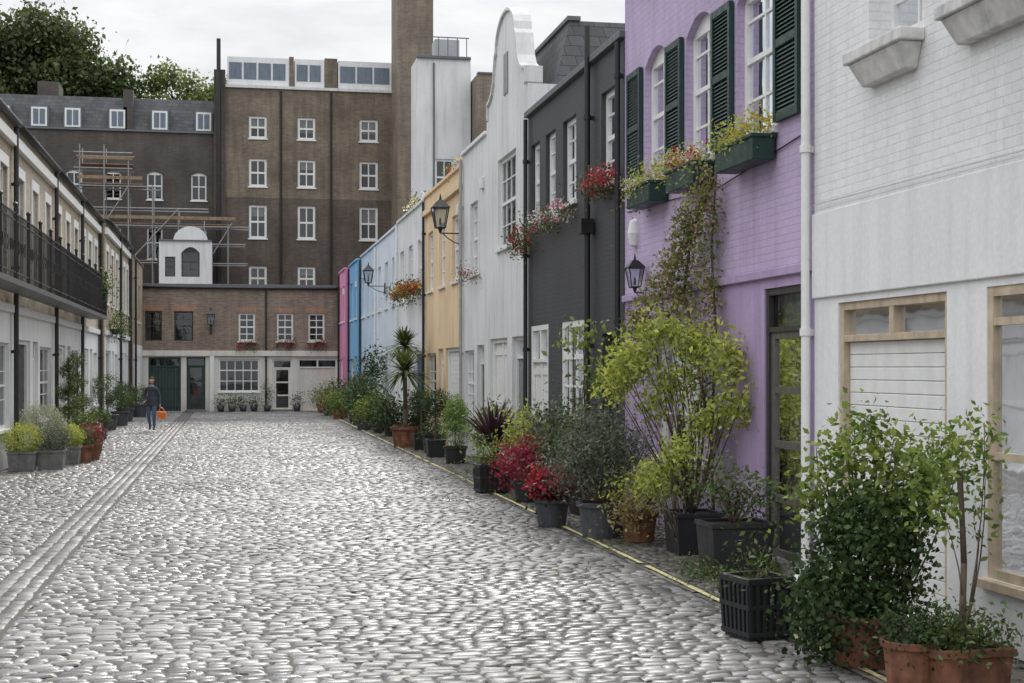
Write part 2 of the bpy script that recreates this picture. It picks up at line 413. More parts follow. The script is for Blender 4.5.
for a,b in ((10.25,11.3),(8.45,9.7),(5.8,7.2)):
    h.box('window_ledge',LM,a,b,4.56,4.66,0,.22,.012); T_=h.T
    h.mb('window_ledge',LM,.012).hexa([T_(a+.12,4.36,0),T_(b-.12,4.36,0),T_(b-.12,4.36,.1),T_(a+.12,4.36,.1),T_(a+.04,4.558,0),T_(b-.04,4.558,0),T_(b-.04,4.558,.19),T_(a+.04,4.558,.19)])
h.mb('cable',paint('pale_cable',(.6,.6,.6))).path([h.T(3.6,3.5,.045),h.T(8,3.47,.045),h.T(12.3,3.5,.045)],.008,n=4)
h.finish()
# --- purple house
lv=wall('lavender_painted_brick',(.55,.44,.64),'painted',dirt=.16,bs=.7)
lp=wall('lavender_render',(.45,.34,.54),dirt=.22,bs=.3)
DG=lambda:paint('dark_green_shutter',(.012,.045,.037),.45,.25)
DARKD=lambda:paint('dark_umber_joinery',(.05,.045,.045),.45,.2)
Tp=T_right(XR)
h=House('lavender_house',Tp,12.40,18.88,7.35,seed=5)
ops=[O(13.34,14.47,4.4,6.1,arch=.22,cols=2,rows=4,rev=.14,ft=.07,bt=.03),O(15.2,16.2,4.4,6.1,arch=.2,cols=2,rows=4,rev=.14,ft=.07,bt=.03),O(16.92,17.92,4.4,6.1,arch=.2,cols=2,rows=4,rev=.14,ft=.07,bt=.03),
 O(12.6,13.66,.12,2.8,'door',frame=DARKD(),leaf=paint('grey_umber_door',(.13,.12,.11),.4,.2),glazed=True,grows=4,transom=.32,rev=.09,curt='full'),
 O(15.6,17.4,.9,2.5,cols=4,rows=3,rails=[.66])]
h.facade([(0,2.9,lp),(2.9,7.35,lv)],ops); h.coping(WHITE(),.12,.15)
h.box('string_course',lp,h.u0,h.u1,2.9,2.99,0,.05,.01)
for a,b in ((12.66,13.28),(14.53,15.14),(16.26,16.86),(17.98,18.6)):
    m=DG(); v0,v1=4.42,5.95
    h.box('shutter',m,a,b,v0,v1,.012,.022)
    for q in ((a,a+.06),(b-.06,b)): h.box('shutter',m,q[0],q[1],v0,v1,.022,.065,.004)
    for y in (v0,(v0+v1)/2-.04,v1-.08): h.box('shutter',m,a+.06,b-.06,y,y+.08,.022,.062)
    y=v0+.085
    while y<v1-.1:
        h.mb('shutter_louvres',m).poly([Tp(a+.06,y,.058),Tp(b-.06,y,.058),Tp(b-.06,y+.05,.026),Tp(a+.06,y+.05,.026)]); y+=.042
for a,b in ((13.3,14.4),(15.15,16.15),(16.85,17.85)):
    h.box('window_box',DG(),a,b,4.06,4.30,.03,.27,.01); h.box('window_box',DG(),a-.02,b+.02,4.28,4.32,.02,.29,.006)
h.pipe(12.44,0,7.3,WHITE(),.042,.07)
h.mb('cable',BLACK()).path([Tp(12.7,4.2,.015),Tp(14.9,4.0,.02),Tp(18.7,4.12,.015)],.008,n=4)
h.mb('house_plaque',ws).lathe(Tp(18.32,3.6,.02),[(0,0),(.07,.04),(.10,.2),(.07,.36),(0,.4)],14)
h.finish()
flowers(Tp,13.3,14.4,4.38,.16,'window_box_flowers',[F_YEL()],11,900,leaf=G_YEL(),size=.045)
flowers(Tp,15.1,16.2,4.36,.16,'window_box_flowers',[F_RED(),F_WHT()],12,900,leaf=G_YEL(),size=.045)
flowers(Tp,16.8,17.9,4.34,.16,'window_box_flowers',[F_YEL(),F_WHT()],13,900,leaf=G_YEL(),size=.045)
lantern('wall_lantern',Tp,17.8,3.05,.17,.6)
# --- black house
bk=wall('charcoal_painted_brick',(.055,.057,.063),'painted',dirt=.25,bs=.9,rough=.6)
h=House('black_brick_house',Tp,18.88,25.4,6.55,seed=8)
ops=[O(19.15,20.15,4.65,6.0,cols=2,rows=4,ft=.08),O(21.7,22.6,4.65,6.0,cols=2,rows=4,ft=.08),O(23.15,23.9,4.65,6.0,ft=.08),O(24.4,25.1,4.65,6.0,ft=.08),
 O(20.9,22.7,.15,2.75,'sash',cols=4,rows=5,ft=.1,rails=[.3,.78],curt='blind',sill=False,bt=.04,rev=.06),O(23.7,25.1,.02,2.75,'garage',ribs='v',transom=.5,rev=.08),O(19.2,20.1,.1,2.5,'door',leaf=DARKD(),frame=DARKD())]
h.facade([(0,6.55,bk)],ops); h.coping(LEAD(),.1,.08)
h.pipe(20.6,0,7.1,BLACK(),.045,.1); h.pipe(25.25,0,6.5,BLACK(),.04,.08); h.pipe(18.98,2.0,6.5,BLACK(),.04,.08)
h.box('pipe_hopper',BLACK(),20.48,20.72,4.0,4.22,.03,.22)
h.finish()
flowers(Tp,18.95,20.3,4.62,.2,'window_box_flowers',[F_RED(),F_RED(),F_PINK()],21,700,drop=.1)
flowers(Tp,21.6,23.9,4.5,.2,'window_box_flowers',[F_PINK(),F_WHT()],22,900,leaf=G_MID())
flowers(Tp,24.4,25.6,4.4,.25,'window_box_flowers',[F_RED()],23,900,leaf=G_MID(),drop=.25)
# --- dutch gable house
gw=wall('off_white_stucco',(.72,.72,.72),dirt=.16,bs=.3)
h=House('gabled_white_house',Tp,25.4,29.7,7.2,seed=9)
ops=[O(26.5,28.4,4.4,6.2,cols=4,rows=4,ft=.08),O(25.8,26.9,.1,2.6,'door',leaf=paint('grey_door',(.2,.21,.22))),O(27.4,29.3,.02,2.6,'garage',ribs='v')]
h.facade([(0,7.2,gw)],ops)
uc=27.5; pts=[(-1.95,7.2),(-1.95,7.5),(-1.7,7.54),(-1.45,7.65),(-1.28,7.85),(-1.2,8.1),(-1.12,8.3)]
for i in range(13):
    t=math.pi*(1-i/12); pts.append((1.0*math.cos(t),8.4+.6*math.sin(t)))
pts+=[(-p[0],p[1]) for p in pts[6::-1]]
m=h.mb('gable',gw)
m.poly([Tp(uc+p[0],p[1],.0) for p in pts]); m.poly([Tp(uc+p[0],p[1],-.25) for p in pts])
for i in range(len(pts)-1):
    p,q=pts[i],pts[i+1]
    h.mb('gable_coping',gw).hexa([Tp(uc+p[0],p[1],.05),Tp(uc+q[0],q[1],.05),Tp(uc+q[0],q[1],-.3),Tp(uc+p[0],p[1],-.3),Tp(uc+p[0]*1.02,p[1]+.05,.05),Tp(uc+q[0]*1.02,q[1]+.05,.05),Tp(uc+q[0]*1.02,q[1]+.05,-.3),Tp(uc+p[0]*1.02,p[1]+.05,-.3)])
SL=SLATE()
h.quad('mansard_roof',SL,[(25.45,6.9,-.45),(29.65,6.9,-.45),(29.65,8.5,-.9),(25.9,8.5,-.9)])
h.quad('mansard_roof',SL,[(25.45,6.9,-.45),(25.9,8.5,-.9),(25.9,8.5,-6),(25.45,6.9,-6)])
h.quad('mansard_roof',LEAD(),[(25.9,8.5,-.9),(29.65,8.5,-.9),(29.65,8.5,-6),(25.9,8.5,-6)])
h.box('ridge_roll',LEAD(),25.85,29.65,8.502,8.58,-1.1,-.85)
h.box('gable_vent',paint('grey_louvre',(.25,.26,.27)),27.3,27.7,7.4,8.2,.003,.02)
h.finish()
# --- generic rows
def row_house(name,T,u0,u1,H,mat,low,frame,seed,leaf=None,cop=None,wv=(4.1,5.7),pipe=None):
    h=House(name,T,u0,u1,H,seed=seed); r=random.Random(seed); L=u1-u0; ops=[]
    n=max(1,round(L/2.2)); 
    for i in range(n):
        c=u0+L*(i+.5)/n; w=.5
        ops.append(O(c-w,c+w,wv[0],wv[1],cols=2,rows=4,ft=.08,bt=.03,frame=frame))
    lf=leaf or frame
    if L>5:
        a=u0+.4; ops.append(O(a,a+2.3,.02,2.5,'garage',ribs=r.choice('hv'),leaf=lf,frame=frame,transom=r.choice([0,.4])))
        ops.append(O(a+2.7,a+3.6,.1,2.5,'door',leaf=lf,frame=frame)); 
        if u1-.4-(a+4.0)>.6: ops.append(O(a+4.0,u1-.4,.9,2.4,cols=3,rows=3,frame=frame))
    else:
        ops.append(O(u0+.3,u0+1.2,.1,2.5,'door',leaf=lf,frame=frame))
        if L>2.6: ops.append(O(u0+1.6,u1-.3,.9,2.4,cols=3,rows=3,frame=frame))
    h.facade([(0,2.9,low),(2.9,H,mat)],ops); h.coping(cop or LEAD(),.08,.06)
    h.pipe(u1-.15,0,H-.1,pipe or BLACK(),.04,.07)
    h.box('alarm_box',WHITE(),u0+.3,u0+.55,H-1.1,H-.85,.003,.07,.01)
    return h
W=WHITE()
h=row_house('plain_white_house',Tp,29.7,32.9,6.95,gw,gw,W,31,leaf=BLACK(),cop=ws,pipe=paint('grey_pipe',(.35,.36,.37))); h.finish()
flowers(Tp,30.3,32.2,4.1,.15,'window_box_flowers',[F_RED()],31,250,leaf=G_DARK())
ye=wall('apricot_render',(.80,.60,.37),dirt=.18,bs=.3)
h=row_house('apricot_house',Tp,32.9,39.5,6.72,ye,ye,W,32,cop=ye)
h.box('cornice',ye,h.u0,h.u1,6.2,6.35,0,.1,.01); h.finish()
lantern('bracket_lantern',Tp,33.1,5.3,.5,1.1)
flowers(Tp,33,36,6.85,-.1,'parapet_flowers',[F_RED(),F_YEL()],33,300)
w2=wall('cool_white_render',(.76,.77,.78),dirt=.16,bs=.3)
h=row_house('white_rendered_house',Tp,39.5,46.1,6.68,w2,w2,W,34,leaf=paint('navy_door',(.04,.07,.14)),cop=w2,pipe=W); h.finish()
flowers(Tp,39.8,43.5,4.2,.3,'window_box_flowers',[F_RED(),F_YEL(),F_RED()],35,1200,size=.08,ext=.3,drop=.15)
flowers(Tp,40,45,6.9,-.1,'parapet_flowers',[F_YEL(),F_WHT()],36,300,size=.08)
b1=wall('pale_blue_render',(.66,.72,.81),dirt=.14,bs=.3)
h=row_house('pale_blue_house',Tp,46.1,53.2,6.6,b1,b1,W,37,cop=b1,pipe=W); h.finish()
b2=wall('ice_blue_render',(.50,.62,.76),dirt=.14,bs=.3)
h=row_house('ice_blue_house',Tp,53.2,59.5,6.6,b2,b2,W,38,cop=b2); h.finish()
b3=wall('sky_blue_render',(.18,.44,.70),dirt=.14,bs=.3)
h=row_house('bright_blue_house',T_right(5.15),59.5,63.6,6.5,b3,b3,W,39,cop=b3); h.finish()
pk=wall('pink_render',(.72,.28,.48),dirt=.14,bs=.3)
h=row_house('pink_house',T_right(4.95),63.6,66.95,6.4,pk,pk,W,40,leaf=paint('navy_door',(.04,.07,.14)),cop=pk); h.finish()
lantern('bracket_lantern',Tp,50,5.0,.6,1.0)

# --- left row
stock=wall('yellow_stock_brick',(.47,.375,.25),'brick',(.35,.27,.18),(.48,.45,.38),.22)
stock2=wall('pale_stock_brick',(.53,.45,.34),'brick',(.42,.34,.24),(.5,.47,.42),.22)
XL=-4.4
us=[16,23.5,30.4,37.2,43.5,49.5,55.5,60.8]
greys=[paint('grey_garage',(.42,.44,.45)),W,paint('black_door',(.03,.03,.035)),paint('stone_paint',(.58,.56,.5)),W,paint('mid_grey_garage',(.34,.36,.37)),W]
for i in range(len(us)-1):
    x=XL+(.0 if i<5 else .2)
    T=T_left(x); u0,u1=us[i],us[i+1]; H=7.0
    h=House('stock_brick_mews_house',T,u0,u1,H,seed=50+i); L=u1-u0; ops=[]
    n=3; wb=3.75 if u0<43 else 4.2
    for k in range(n):
        c=u0+L*(k+.5)/n; ops.append(O(c-.5,c+.5,wb,6.0,cols=2,rows=4,ft=.08,bt=.03))
    ops.append(O(u0+.5,u0+2.7,.02,2.6,'garage',ribs='v' if i%2 else 'h',leaf=greys[i],frame=W)); ops.append(O(u0+3.1,u0+4.0,.1,2.6,'door',leaf=greys[(i+2)%7],frame=W)); ops.append(O(u0+4.3,u1-.35,.8,2.5,cols=3,rows=3))
    h.facade([(0,3.2,ws if i%3 else gw),(3.2,7.0,stock if i%2 else stock2)],ops)
    h.box('string_course',W,h.u0,h.u1,3.12,3.28,0,.08,.01)
    for k in range(n):
        c=u0+L*(k+.5)/n; h.box('lintel',W,c-.6,c+.6,6.0,6.22,.002,.03); 
        h.box('architrave',W,c-.6,c-.502,wb,5.998,.002,.03); h.box('architrave',W,c+.502,c+.6,wb,5.998,.002,.03)
    h.box('cornice',W,h.u0,h.u1,6.5,6.72,0,.12,.01); h.coping(LEAD(),.06,.1); h.gutter(BLACK(),6.95,.16)
    h.pipe(u1-.1,0,6.9,BLACK(),.05,.1)
    h.quad('roof_slope',SLATE(),[(h.u0,7.06,-.3),(h.u1,7.06,-.3),(h.u1,8.4,-3.6),(h.u0,8.4,-3.6)])
    h.quad('roof_slope',SLATE(),[(h.u0,8.4,-3.6),(h.u1,8.4,-3.6),(h.u1,7.0,-7),(h.u0,7.0,-7)])
    if i in (1,2):
        h.box('chimney',wall('chimney_brick',(.2,.13,.09)),u1-.5,u1+.4,7.3,8.9,-2.6,-1.7)
        for q in (-2.4,-1.95): h.mb('chimney_pots',TERRA()).tube(T(u1-.05,8.9,q),T(u1-.05,9.2,q),.11,.09,10)
    h.finish()
h=House('stock_brick_end_house',T_left(-4.0),60.8,66.9,6.6,seed=77)
h.facade([(0,3,ws),(3,6.6,stock)],[O(61.5,62.5,4,5.6),O(64,65,4,5.6),O(61.5,64,.02,2.5,'garage',leaf=greys[0]),O(64.6,65.6,.1,2.5,'door',leaf=greys[2])])
h.coping(LEAD()); h.pipe(61,0,6.5,BLACK()); h.finish()
# balcony
e=empty('iron_balcony'); T=T_left(XL); m=MB(); sl=MB()
y0,y1=20,45.5; wv=.62
sl.hexa([T(y0,3.5,.09),T(y1,3.5,.09),T(y1,3.5,wv),T(y0,3.5,wv),T(y0,3.6,.09),T(y1,3.6,.09),T(y1,3.6,wv),T(y0,3.6,wv)])
for v in (3.72,4.65,4.78): m.tube(T(y0,v,wv-.04),T(y1,v,wv-.04),.018,.018,6)
y=y0
while y<y1:
    m.tube(T(y,3.6,wv-.04),T(y,4.78,wv-.04),.010,.010,4,False); y+=.15
y=y0
while y<=y1+.01:
    m.tube(T(y,3.55,wv-.04),T(y,4.9,wv-.04),.035,.035,6); m.lathe(T(y,4.9,wv-.04),[(.0,.1),(.045,.06),(.045,.02),(.02,0)],8)
    for k in range(5):
        cx=y+.17+k*.34
        if cx<y1: m.path([T(cx+.09*math.cos(t),4.2+.12*math.sin(t),wv-.04) for t in [j*math.pi/4 for j in range(9)]],.009,n=4)
    y+=1.7
m.obj('railing',BLACK(),e); sl.obj('slab',paint('dark_slab',(.12,.12,.12)),e)
for i,(u,v) in enumerate(((44.5,4.5),(51,3.5))):
    c=T(u,v,.5); e=empty('hanging_plant'); leaves('foliage',[(c[0],c[1],c[2],.3,.8,.4)],700,.09,G_MID(),70+i,e)
    mm=MB(); mm.lathe((c[0],c[1],c[2]-.35),[(.0,0),(.18,.02),(.25,.2)],12); mm.tube((c[0],c[1],c[2]-.2),T(u,v-.2,0),.02,.02,5); mm.obj('basket',BLACK(),e)

# --- end building
YE=67.0
rb=wall('brown_brick_mews',(.32,.235,.175),'brick',(.20,.15,.115),(.36,.33,.28),.3)
cr=wall('cream_ground_floor',(.74,.71,.64),dirt=.15,bs=.3)
GRN=paint('dark_green_door',(.02,.05,.042),.4)
h=House('brick_end_house',T_end(YE),-4.6,5.6,5.75,seed=90,depth=6)
DK=paint('dark_window_frame',(.03,.03,.03))
CD=paint('cream_door',(.74,.71,.64))
ops=[O(-3.9,-3.15,3.25,4.6,frame=DK,sill=False,curt='none'),O(-2.6,-1.75,3.25,4.6,frame=DK,sill=False,curt='none'),O(.3,1.05,3.25,4.55,ft=.08,bt=.04,curt='none'),O(2.05,2.8,3.25,4.55,ft=.08,bt=.04,curt='none'),O(3.5,4.25,3.25,4.55,ft=.08,bt=.04,curt='none'),
 O(-3.75,-2.3,.02,2.5,'garage',leaf=GRN,frame=GRN,ribs='v',transom=.3),O(-2.05,-1.2,.08,2.5,'door',leaf=GRN,frame=GRN,glazed=True,grows=3,curt='none'),
 O(-.6,1.25,.9,2.4,cols=5,rows=3,ft=.07,bt=.04,rails=[.66],curt='none'),O(1.85,2.75,.08,2.4,'door',glazed=True,grows=3,leaf=CD),O(3.0,4.85,.02,2.45,'garage',leaf=CD,transom=.3)]
h.facade([(0,2.62,cr),(2.62,5.75,rb)],ops); h.coping(LEAD(),.12,.08); h.gutter(BLACK(),5.7,.12)
h.box('fascia',cr,-4,4.95,2.55,2.8,.002,.12,.01)
sol=wall('orange_soldier_brick',(.40,.22,.14),'brick',(.31,.16,.10),(.36,.32,.26),.2,bw=.075,rh=.225)
for o in ops[:5]: h.box('soldier_course',sol,o['u0']-.12,o['u1']+.12,o['v1']+.01,o['v1']+.26,.002,.015)
for u in (1.55,): h.pipe(u,0,5.6,BLACK(),.04,.08)
h.box('white_pilaster',W,-1.0,-.8,0,2.55,.002,.12)
h.finish()
Te=T_end(YE)
for a in (.25,2.0,3.45): flowers(Te,a,a+.85,3.05,.18,'window_box_flowers',[F_RED(),F_CRIM()],int(a*10)+60,260,leaf=G_DARK(),size=.08)
lantern('bracket_lantern',Te,-.95,4.0,.5,1.1)
for i,(x,k) in enumerate(((-.5,.35),(0,.25),(.5,.3),(1.0,.25),(1.6,.8),(2.95,.35))):
    e=empty('potted_shrub'); leaves('foliage',[(x,66.5,.3+k*.6,.22,.2,k*.5)],260,.08,G_DARK(),90+i,e); mm=MB(); mm.lathe((x,66.5,0),[(0,0),(.13,0),(.18,.28),(.16,.28),(0,.26)],12); mm.obj('pot',ZINC(),e,True)

# --- tall buildings behind
tb=wall('brown_brick_upper',(.265,.21,.145),'brick',(.18,.14,.10),(.28,.25,.2),.45)
td=wall('sooty_brick_lower',(.145,.11,.085),'brick',(.10,.078,.062),(.17,.145,.13),.45)
tk=wall('sooty_grey_brick',(.10,.085,.075),'brick',(.075,.063,.056),(.13,.12,.11),.45)
h=House('tall_brick_block',T_end(78),-.5,8.75,17.1,seed=91,depth=10)
ops=[]
for (a,b) in ((.9,1.85),(3.5,4.45),(6.85,7.85)):
    for (c,d) in ((14.4,15.6),(11.8,13.3),(9.0,10.8),(6.2,7.5),(3,4.5)):
        ops.append(O(a,b,c,d,ft=.12,bt=.06,cols=2,rows=2,sill=True,curt='none' if (a+c)%2<1.2 else 'blind'))
h.facade([(0,11.2,td),(11.2,17.1,tb)],ops)
h.box('white_course',gw,-.5,8.75,17.1,17.25,-.3,.1)
SG=paint('attic_glass_grey',(.16,.20,.25),.1,.2)
for a,b in ((-.25,3.05),(3.35,4.95),(5.7,8.7)):
    h.box('attic',ws,a,b,17.25,18.8,-2,-.15)
    n=int((b-a)/.75)
    for i in range(n):
        x0=a+.1+(b-a-.2)*i/n; x1=a+.1+(b-a-.2)*(i+1)/n-.1
        h.box('attic_glass',SG,x0,x1,17.6,18.5,-.148,-.13)
h.pipe(2.6,5,17,BLACK(),.06); h.pipe(5.3,5,17,BLACK(),.06)
h.box('parapet_pier',tb,3.05,3.3,17.25,18.9,-1,-.1); h.box('parapet_pier',tb,4.96,5.65,17.25,18.9,-1,-.1)
h.finish()
h=House('dark_terrace_block',T_end(78.3),-14,-.55,14.6,seed=92,depth=10)
ops=[]
for a in (-12.5,-10.6,-8.6,-6.6,-4.45,-2.15):
    for c,d in ((11.0,12.5),(7.8,9.6)): ops.append(O(a,a+.8,c,d,ft=.07,bt=.05,cols=2,rows=2,arch=.15,curt='none'))
h.facade([(0,14.6,tk)],ops); h.coping(LEAD(),.1,.1)
h.quad('mansard_roof',SLATE(),[(-14,14.6,-.3),(-.6,14.6,-.3),(-.6,16.6,-1.2),(-14,16.6,-1.2)])
h.quad('mansard_roof',SLATE(),[(-14,16.6,-1.2),(-.6,16.6,-1.2),(-.6,17.3,-6),(-14,17.3,-6)])
for a in (-12.3,-10.4,-8.7,-6.4,-4.2,-1.9):
    h.box('dormer',LEAD(),a-.08,a+.88,14.75,15.95,-1.3,-.3); h.box('dormer_frame',W,a,a+.8,14.8,15.8,-.298,-.25); h.box('dormer_glass',SG,a+.1,a+.37,14.9,15.7,-.248,-.235); h.box('dormer_glass',SG,a+.43,a+.7,14.9,15.7,-.248,-.235)
h.box('chimney',tk,-5.7,-5.2,14.6,16.9,-1.6,-.3); h.box('chimney',tk,-10.3,-9.2,14.6,17.5,-4,-2)
h.box('chimney',tk,-.95,-.35,5,18.0,.0,.5); h.mb('flue',BLACK()).tube(h.T(-.7,5,.7),h.T(-.7,19.6,.7),.11,.11,8)
h.finish()
h=House('arched_white_annexe',T_end(73.5),-3.6,-1.0,8.4,seed=93,depth=4)
h.facade([(0,8.4,gw)],[O(-2.5,-1.6,6.6,8.1,arch=.3,curt='none',sill=False,frame=DK),O(-3.3,-2.8,6.6,7.6,curt='none',sill=False,frame=DK)])
arc=[(-2.05+.85*math.cos(t),8.4+.75*math.sin(t)) for t in [math.pi*i/12 for i in range(13)]]
h.mb('arched_parapet',gw).poly([h.T(p[0],p[1],-.01) for p in arc]); h.mb('arched_parapet',gw).poly([h.T(p[0],p[1],-.3) for p in arc]); h.coping(LEAD(),.06,.1); h.finish()
# scaffold
e=empty('scaffolding'); m=MB(); bd=MB()
for i,x in enumerate((-7.6,-6.4,-5.2,-4.0,-2.7,-1.4,-.2)):
    for y in (75.2,76.6): m.tube((x,y,4),(x,y,(13.4,13.4,12.6,11.4,10.2,9.6,9.4)[i]),.035,.035,6)
for z,x0,x1 in ((7.4,-7.9,.8),(8.4,-4.2,.7),(9.3,-7.9,.9),(10.2,-7.0,-1.2),(11.3,-7.9,-3.6),(12.2,-7.9,-5),(13,-7.9,-5.0)):
    for y in (75.2,76.6): m.tube((x0,y,z),(x1,y,z),.035,.035,6)
for a,b in (((-7.6,75.15,7.4),(-5.2,75.15,11.3)),((-5.2,75.15,7.4),(-2.7,75.15,10.2)),((-1.4,75.15,7.2),(0,75.15,9.5))): m.tube(a,b,.03,.03,6)
for z,x0,x1 in ((7.5,-7.9,-3.6),(9.4,-7.9,.2),(11.4,-7.7,-4.5),(12.4,-7.7,-5)):
    for k in range(4): bd.box(x0,x1,75.25+k*.33,75.55+k*.33,z,z+.05)
    if z>9.3: bd.box(x0,x1,75.16,75.2,z+.25,z+.42)
m.obj('tubes',paint('galvanised_tube',(.3,.3,.3),.5,.2),e); bd.obj('boards',paint('scaffold_board',(.30,.21,.13),.8,.3),e)
# towers
tw=wall('tower_brick',(.29,.23,.17),'brick',(.21,.165,.12),(.3,.27,.22),.4)
h=House('brick_chimney_tower',T_end(75),8.6,10.5,25,seed=94,depth=3)
h.facade([(0,25,tw)],[]); h.coping(LEAD()); h.finish()
h=House('rooftop_white_tower',T_end(62),7.95,10.35,15.6,seed=95,depth=2)
h.facade([(0,15.6,gw)],[O(8.75,9.6,9.6,11.2,ft=.1,bt=.05,cols=2,rows=2),O(8.75,9.6,7,8.2,ft=.1,bt=.05,cols=2,rows=2)])
h.coping(LEAD(),.12,.1)
for i in range(6):
    x=8.1+i*.42; h.mb('roof_rail',LEAD()).tube(h.T(x,15.7,-.2),h.T(x,16.6,-.2),.025,.025,4)
h.mb('roof_rail',LEAD()).tube(h.T(8,16.6,-.2),h.T(10.3,16.6,-.2),.03,.03,4)
h.box('water_tank',paint('tank_grey',(.4,.41,.43)),8.9,10.0,15.7,16.7,-2,-1)
h.mb('downpipe',LEAD()).tube(h.T(8.7,6,.06),h.T(8.7,15.4,.06),.04,.04,6)
h.finish()
h=House('rear_brick_house',T_end(60.5),10.4,13,14.7,seed=96,depth=8)
h.facade([(0,14.7,tw)],[O(11.4,12.3,9.6,11.2)]); h.coping(LEAD())
h.mb('aerial',BLACK()).path([h.T(12.2,14.7,-1),h.T(12.2,17.5,-1)],.03); h.finish()

# ------------------------------------------------ ground
g=MB(); g.box(-300,300,-60,500,-.6,-.012)
m,nt,b=base('joint_grit',.8)
P=N(nt,'ShaderNodeNewGeometry').outputs['Position']
f=noise(nt,P,3,5); f2=noise(nt,P,60,3)
c=mixc(nt,f,(.04,.035,.03),(.085,.076,.065)); nt.links.new(mixc(nt,maprange(nt,noise(nt,P,.8,4),.5,.62,0,.6),c,(.035,.042,.018)),b.inputs['Base Color']); bump(nt,b,f2,.5,.01)
g.obj('ground',m)
def sett_mat(name,k,tint,rg=0):
    m,nt,b=base(name,.4,spec=.55)
    P=N(nt,'ShaderNodeNewGeometry').outputs['Position']
    a=N(nt,'ShaderNodeAttribute',attribute_name='tone').outputs['Fac']
    c=mixc(nt,a,(.105*k*tint[0],.101*k*tint[1],.098*k*tint[2]),(.31*k*tint[0],.297*k*tint[1],.285*k*tint[2]))
    c=mixc(nt,1.0,c,maprange(nt,noise(nt,P,55,5,.7),.3,.7,.65,1.28),'MULTIPLY')
    big=noise(nt,P,.35,4); c=mixc(nt,1.0,c,maprange(nt,big,.35,.65,.7,1.15),'MULTIPLY')
    c=mixc(nt,maprange(nt,noise(nt,P,1.7,5,.65),.5,.7,0,.5),c,(.085,.075,.06))
    nt.links.new(c,b.inputs['Base Color'])
    r1=math_(nt,'ADD',maprange(nt,noise(nt,P,.6,4),.35,.65,.26+rg,.5+rg),maprange(nt,noise(nt,P,30,3),.3,.7,-.04,.12))
    nt.links.new(r1,b.inputs['Roughness']); bump(nt,b,noise(nt,P,60,5,.65),.5,.005)
    return m
SETT=sett_mat('granite_setts',1,(1,1,1)); SETT2=sett_mat('dark_brownish_setts',.62,(1,.96,.85),.12); SETT3=sett_mat('worn_channel_setts',.6,(1,.99,.97),.12)  # pavement and kerb setts are darker, browner and rougher than the road
r=np.random.default_rng(3)
def setts(x0,x1,y0,y1,dl,dw,along='x'):
    R=[]
    if along=='x':
        y=y0
        while y<y1:
            w=dw*r.uniform(.82,1.2); x=x0-r.uniform(0,dl)
            while x<x1:
                l=dl*r.uniform(.55,1.35); a,bb=max(x,x0),min(x+l,x1)
                if bb-a>.04: R.append((a,bb,y,y+w))
                x+=l
            y+=w
    else:
        x=x0
        while x<x1-.01:
            w=dw; y=y0-r.uniform(0,dl)
            while y<y1:
                l=dl*r.uniform(.8,1.2); R.append((x,x+w,y,y+l)); y+=l
            x+=w
    return R
def sett_mesh(name,R,gap=.012,tilt=.021,dz=.003,dome=.0145,mat=SETT,tlo=0,thi=1,drop=0):
    R=np.array(R); n=len(R)
    g=gap*r.uniform(.4,1.7,(n,4))
    x0=R[:,0]+g[:,0]*.5;x1=R[:,1]-g[:,1]*.5;y0=R[:,2]+g[:,2]*.5;y1=R[:,3]-g[:,3]*.5
    s=np.array([0,.12,.88,1]); 
    hgt=np.array([[-1.6,-1,-1,-1.6],[-1,-.1,0,-1],[-1,0,-.1,-1],[-1.6,-1,-1,-1.6]])*dome
    tx=r.normal(size=n)*tilt; ty=r.normal(size=n)*tilt*1.3; z0=r.normal(size=n)*dz-drop; sk=r.normal(size=n)*.008
    V=np.zeros((n,4,4,3))
    cx=(x0+x1)/2; cy=(y0+y1)/2
    wob=.03*np.sin(cx*1.7+cy*.3)+.015*np.sin(cx*4.1)
    for i in range(4):
        for j in range(4):
            jx=r.normal(size=n)*.006; jy=r.normal(size=n)*.005; jz=r.normal(size=n)*.0016
            X=x0+(x1-x0)*s[i]+jx; Y=y0+(y1-y0)*s[j]+jy+sk*(s[i]-.5)*2
            V[:,i,j,0]=X; V[:,i,j,1]=Y+wob
            V[:,i,j,2]=hgt[i,j]+z0+tx*(X-cx)+ty*(Y-cy)+jz
    V=V.reshape(-1,3)
    q=[]
    for i in range(3):
        for j in range(3): q.append((i*4+j,(i+1)*4+j,(i+1)*4+j+1,i*4+j+1))
    F=(np.arange(n)[:,None,None]*16+np.array(q)[None]).reshape(-1,4)
    t=np.clip(tlo+(thi-tlo)*(.48+.3*r.normal(size=n)),0,1)
    return arr_obj(name,V,F,mat,np.repeat(t,16),None,True)
R=setts(-4.4,-2.13,3,67,.175,.108)+setts(-1.69,4.02,3,67,.175,.108)
sett_mesh('cobblestone_road',R)
R=setts(-2.12,-1.72,3,67,.24,.133,'y'); sett_mesh('gutter_channel',R,.012,.010,.002,.009,mat=SETT3,tlo=0,thi=.9,drop=.004)
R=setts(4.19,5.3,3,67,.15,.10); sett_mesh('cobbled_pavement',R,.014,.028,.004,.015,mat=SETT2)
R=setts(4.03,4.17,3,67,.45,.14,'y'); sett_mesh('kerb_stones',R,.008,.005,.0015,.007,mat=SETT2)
m,nt,b=base('worn_yellow_paint',.7)
P=N(nt,'ShaderNodeNewGeometry').outputs['Position']
f=noise(nt,P,11,6,.75)
nt.links.new(mixc(nt,maprange(nt,f,.44,.62,0,.8),(.70,.63,.30),(.22,.21,.17)),b.inputs['Base Color'])
V=[];F=[];ys=np.arange(6,62,.2); q=random.Random(4)
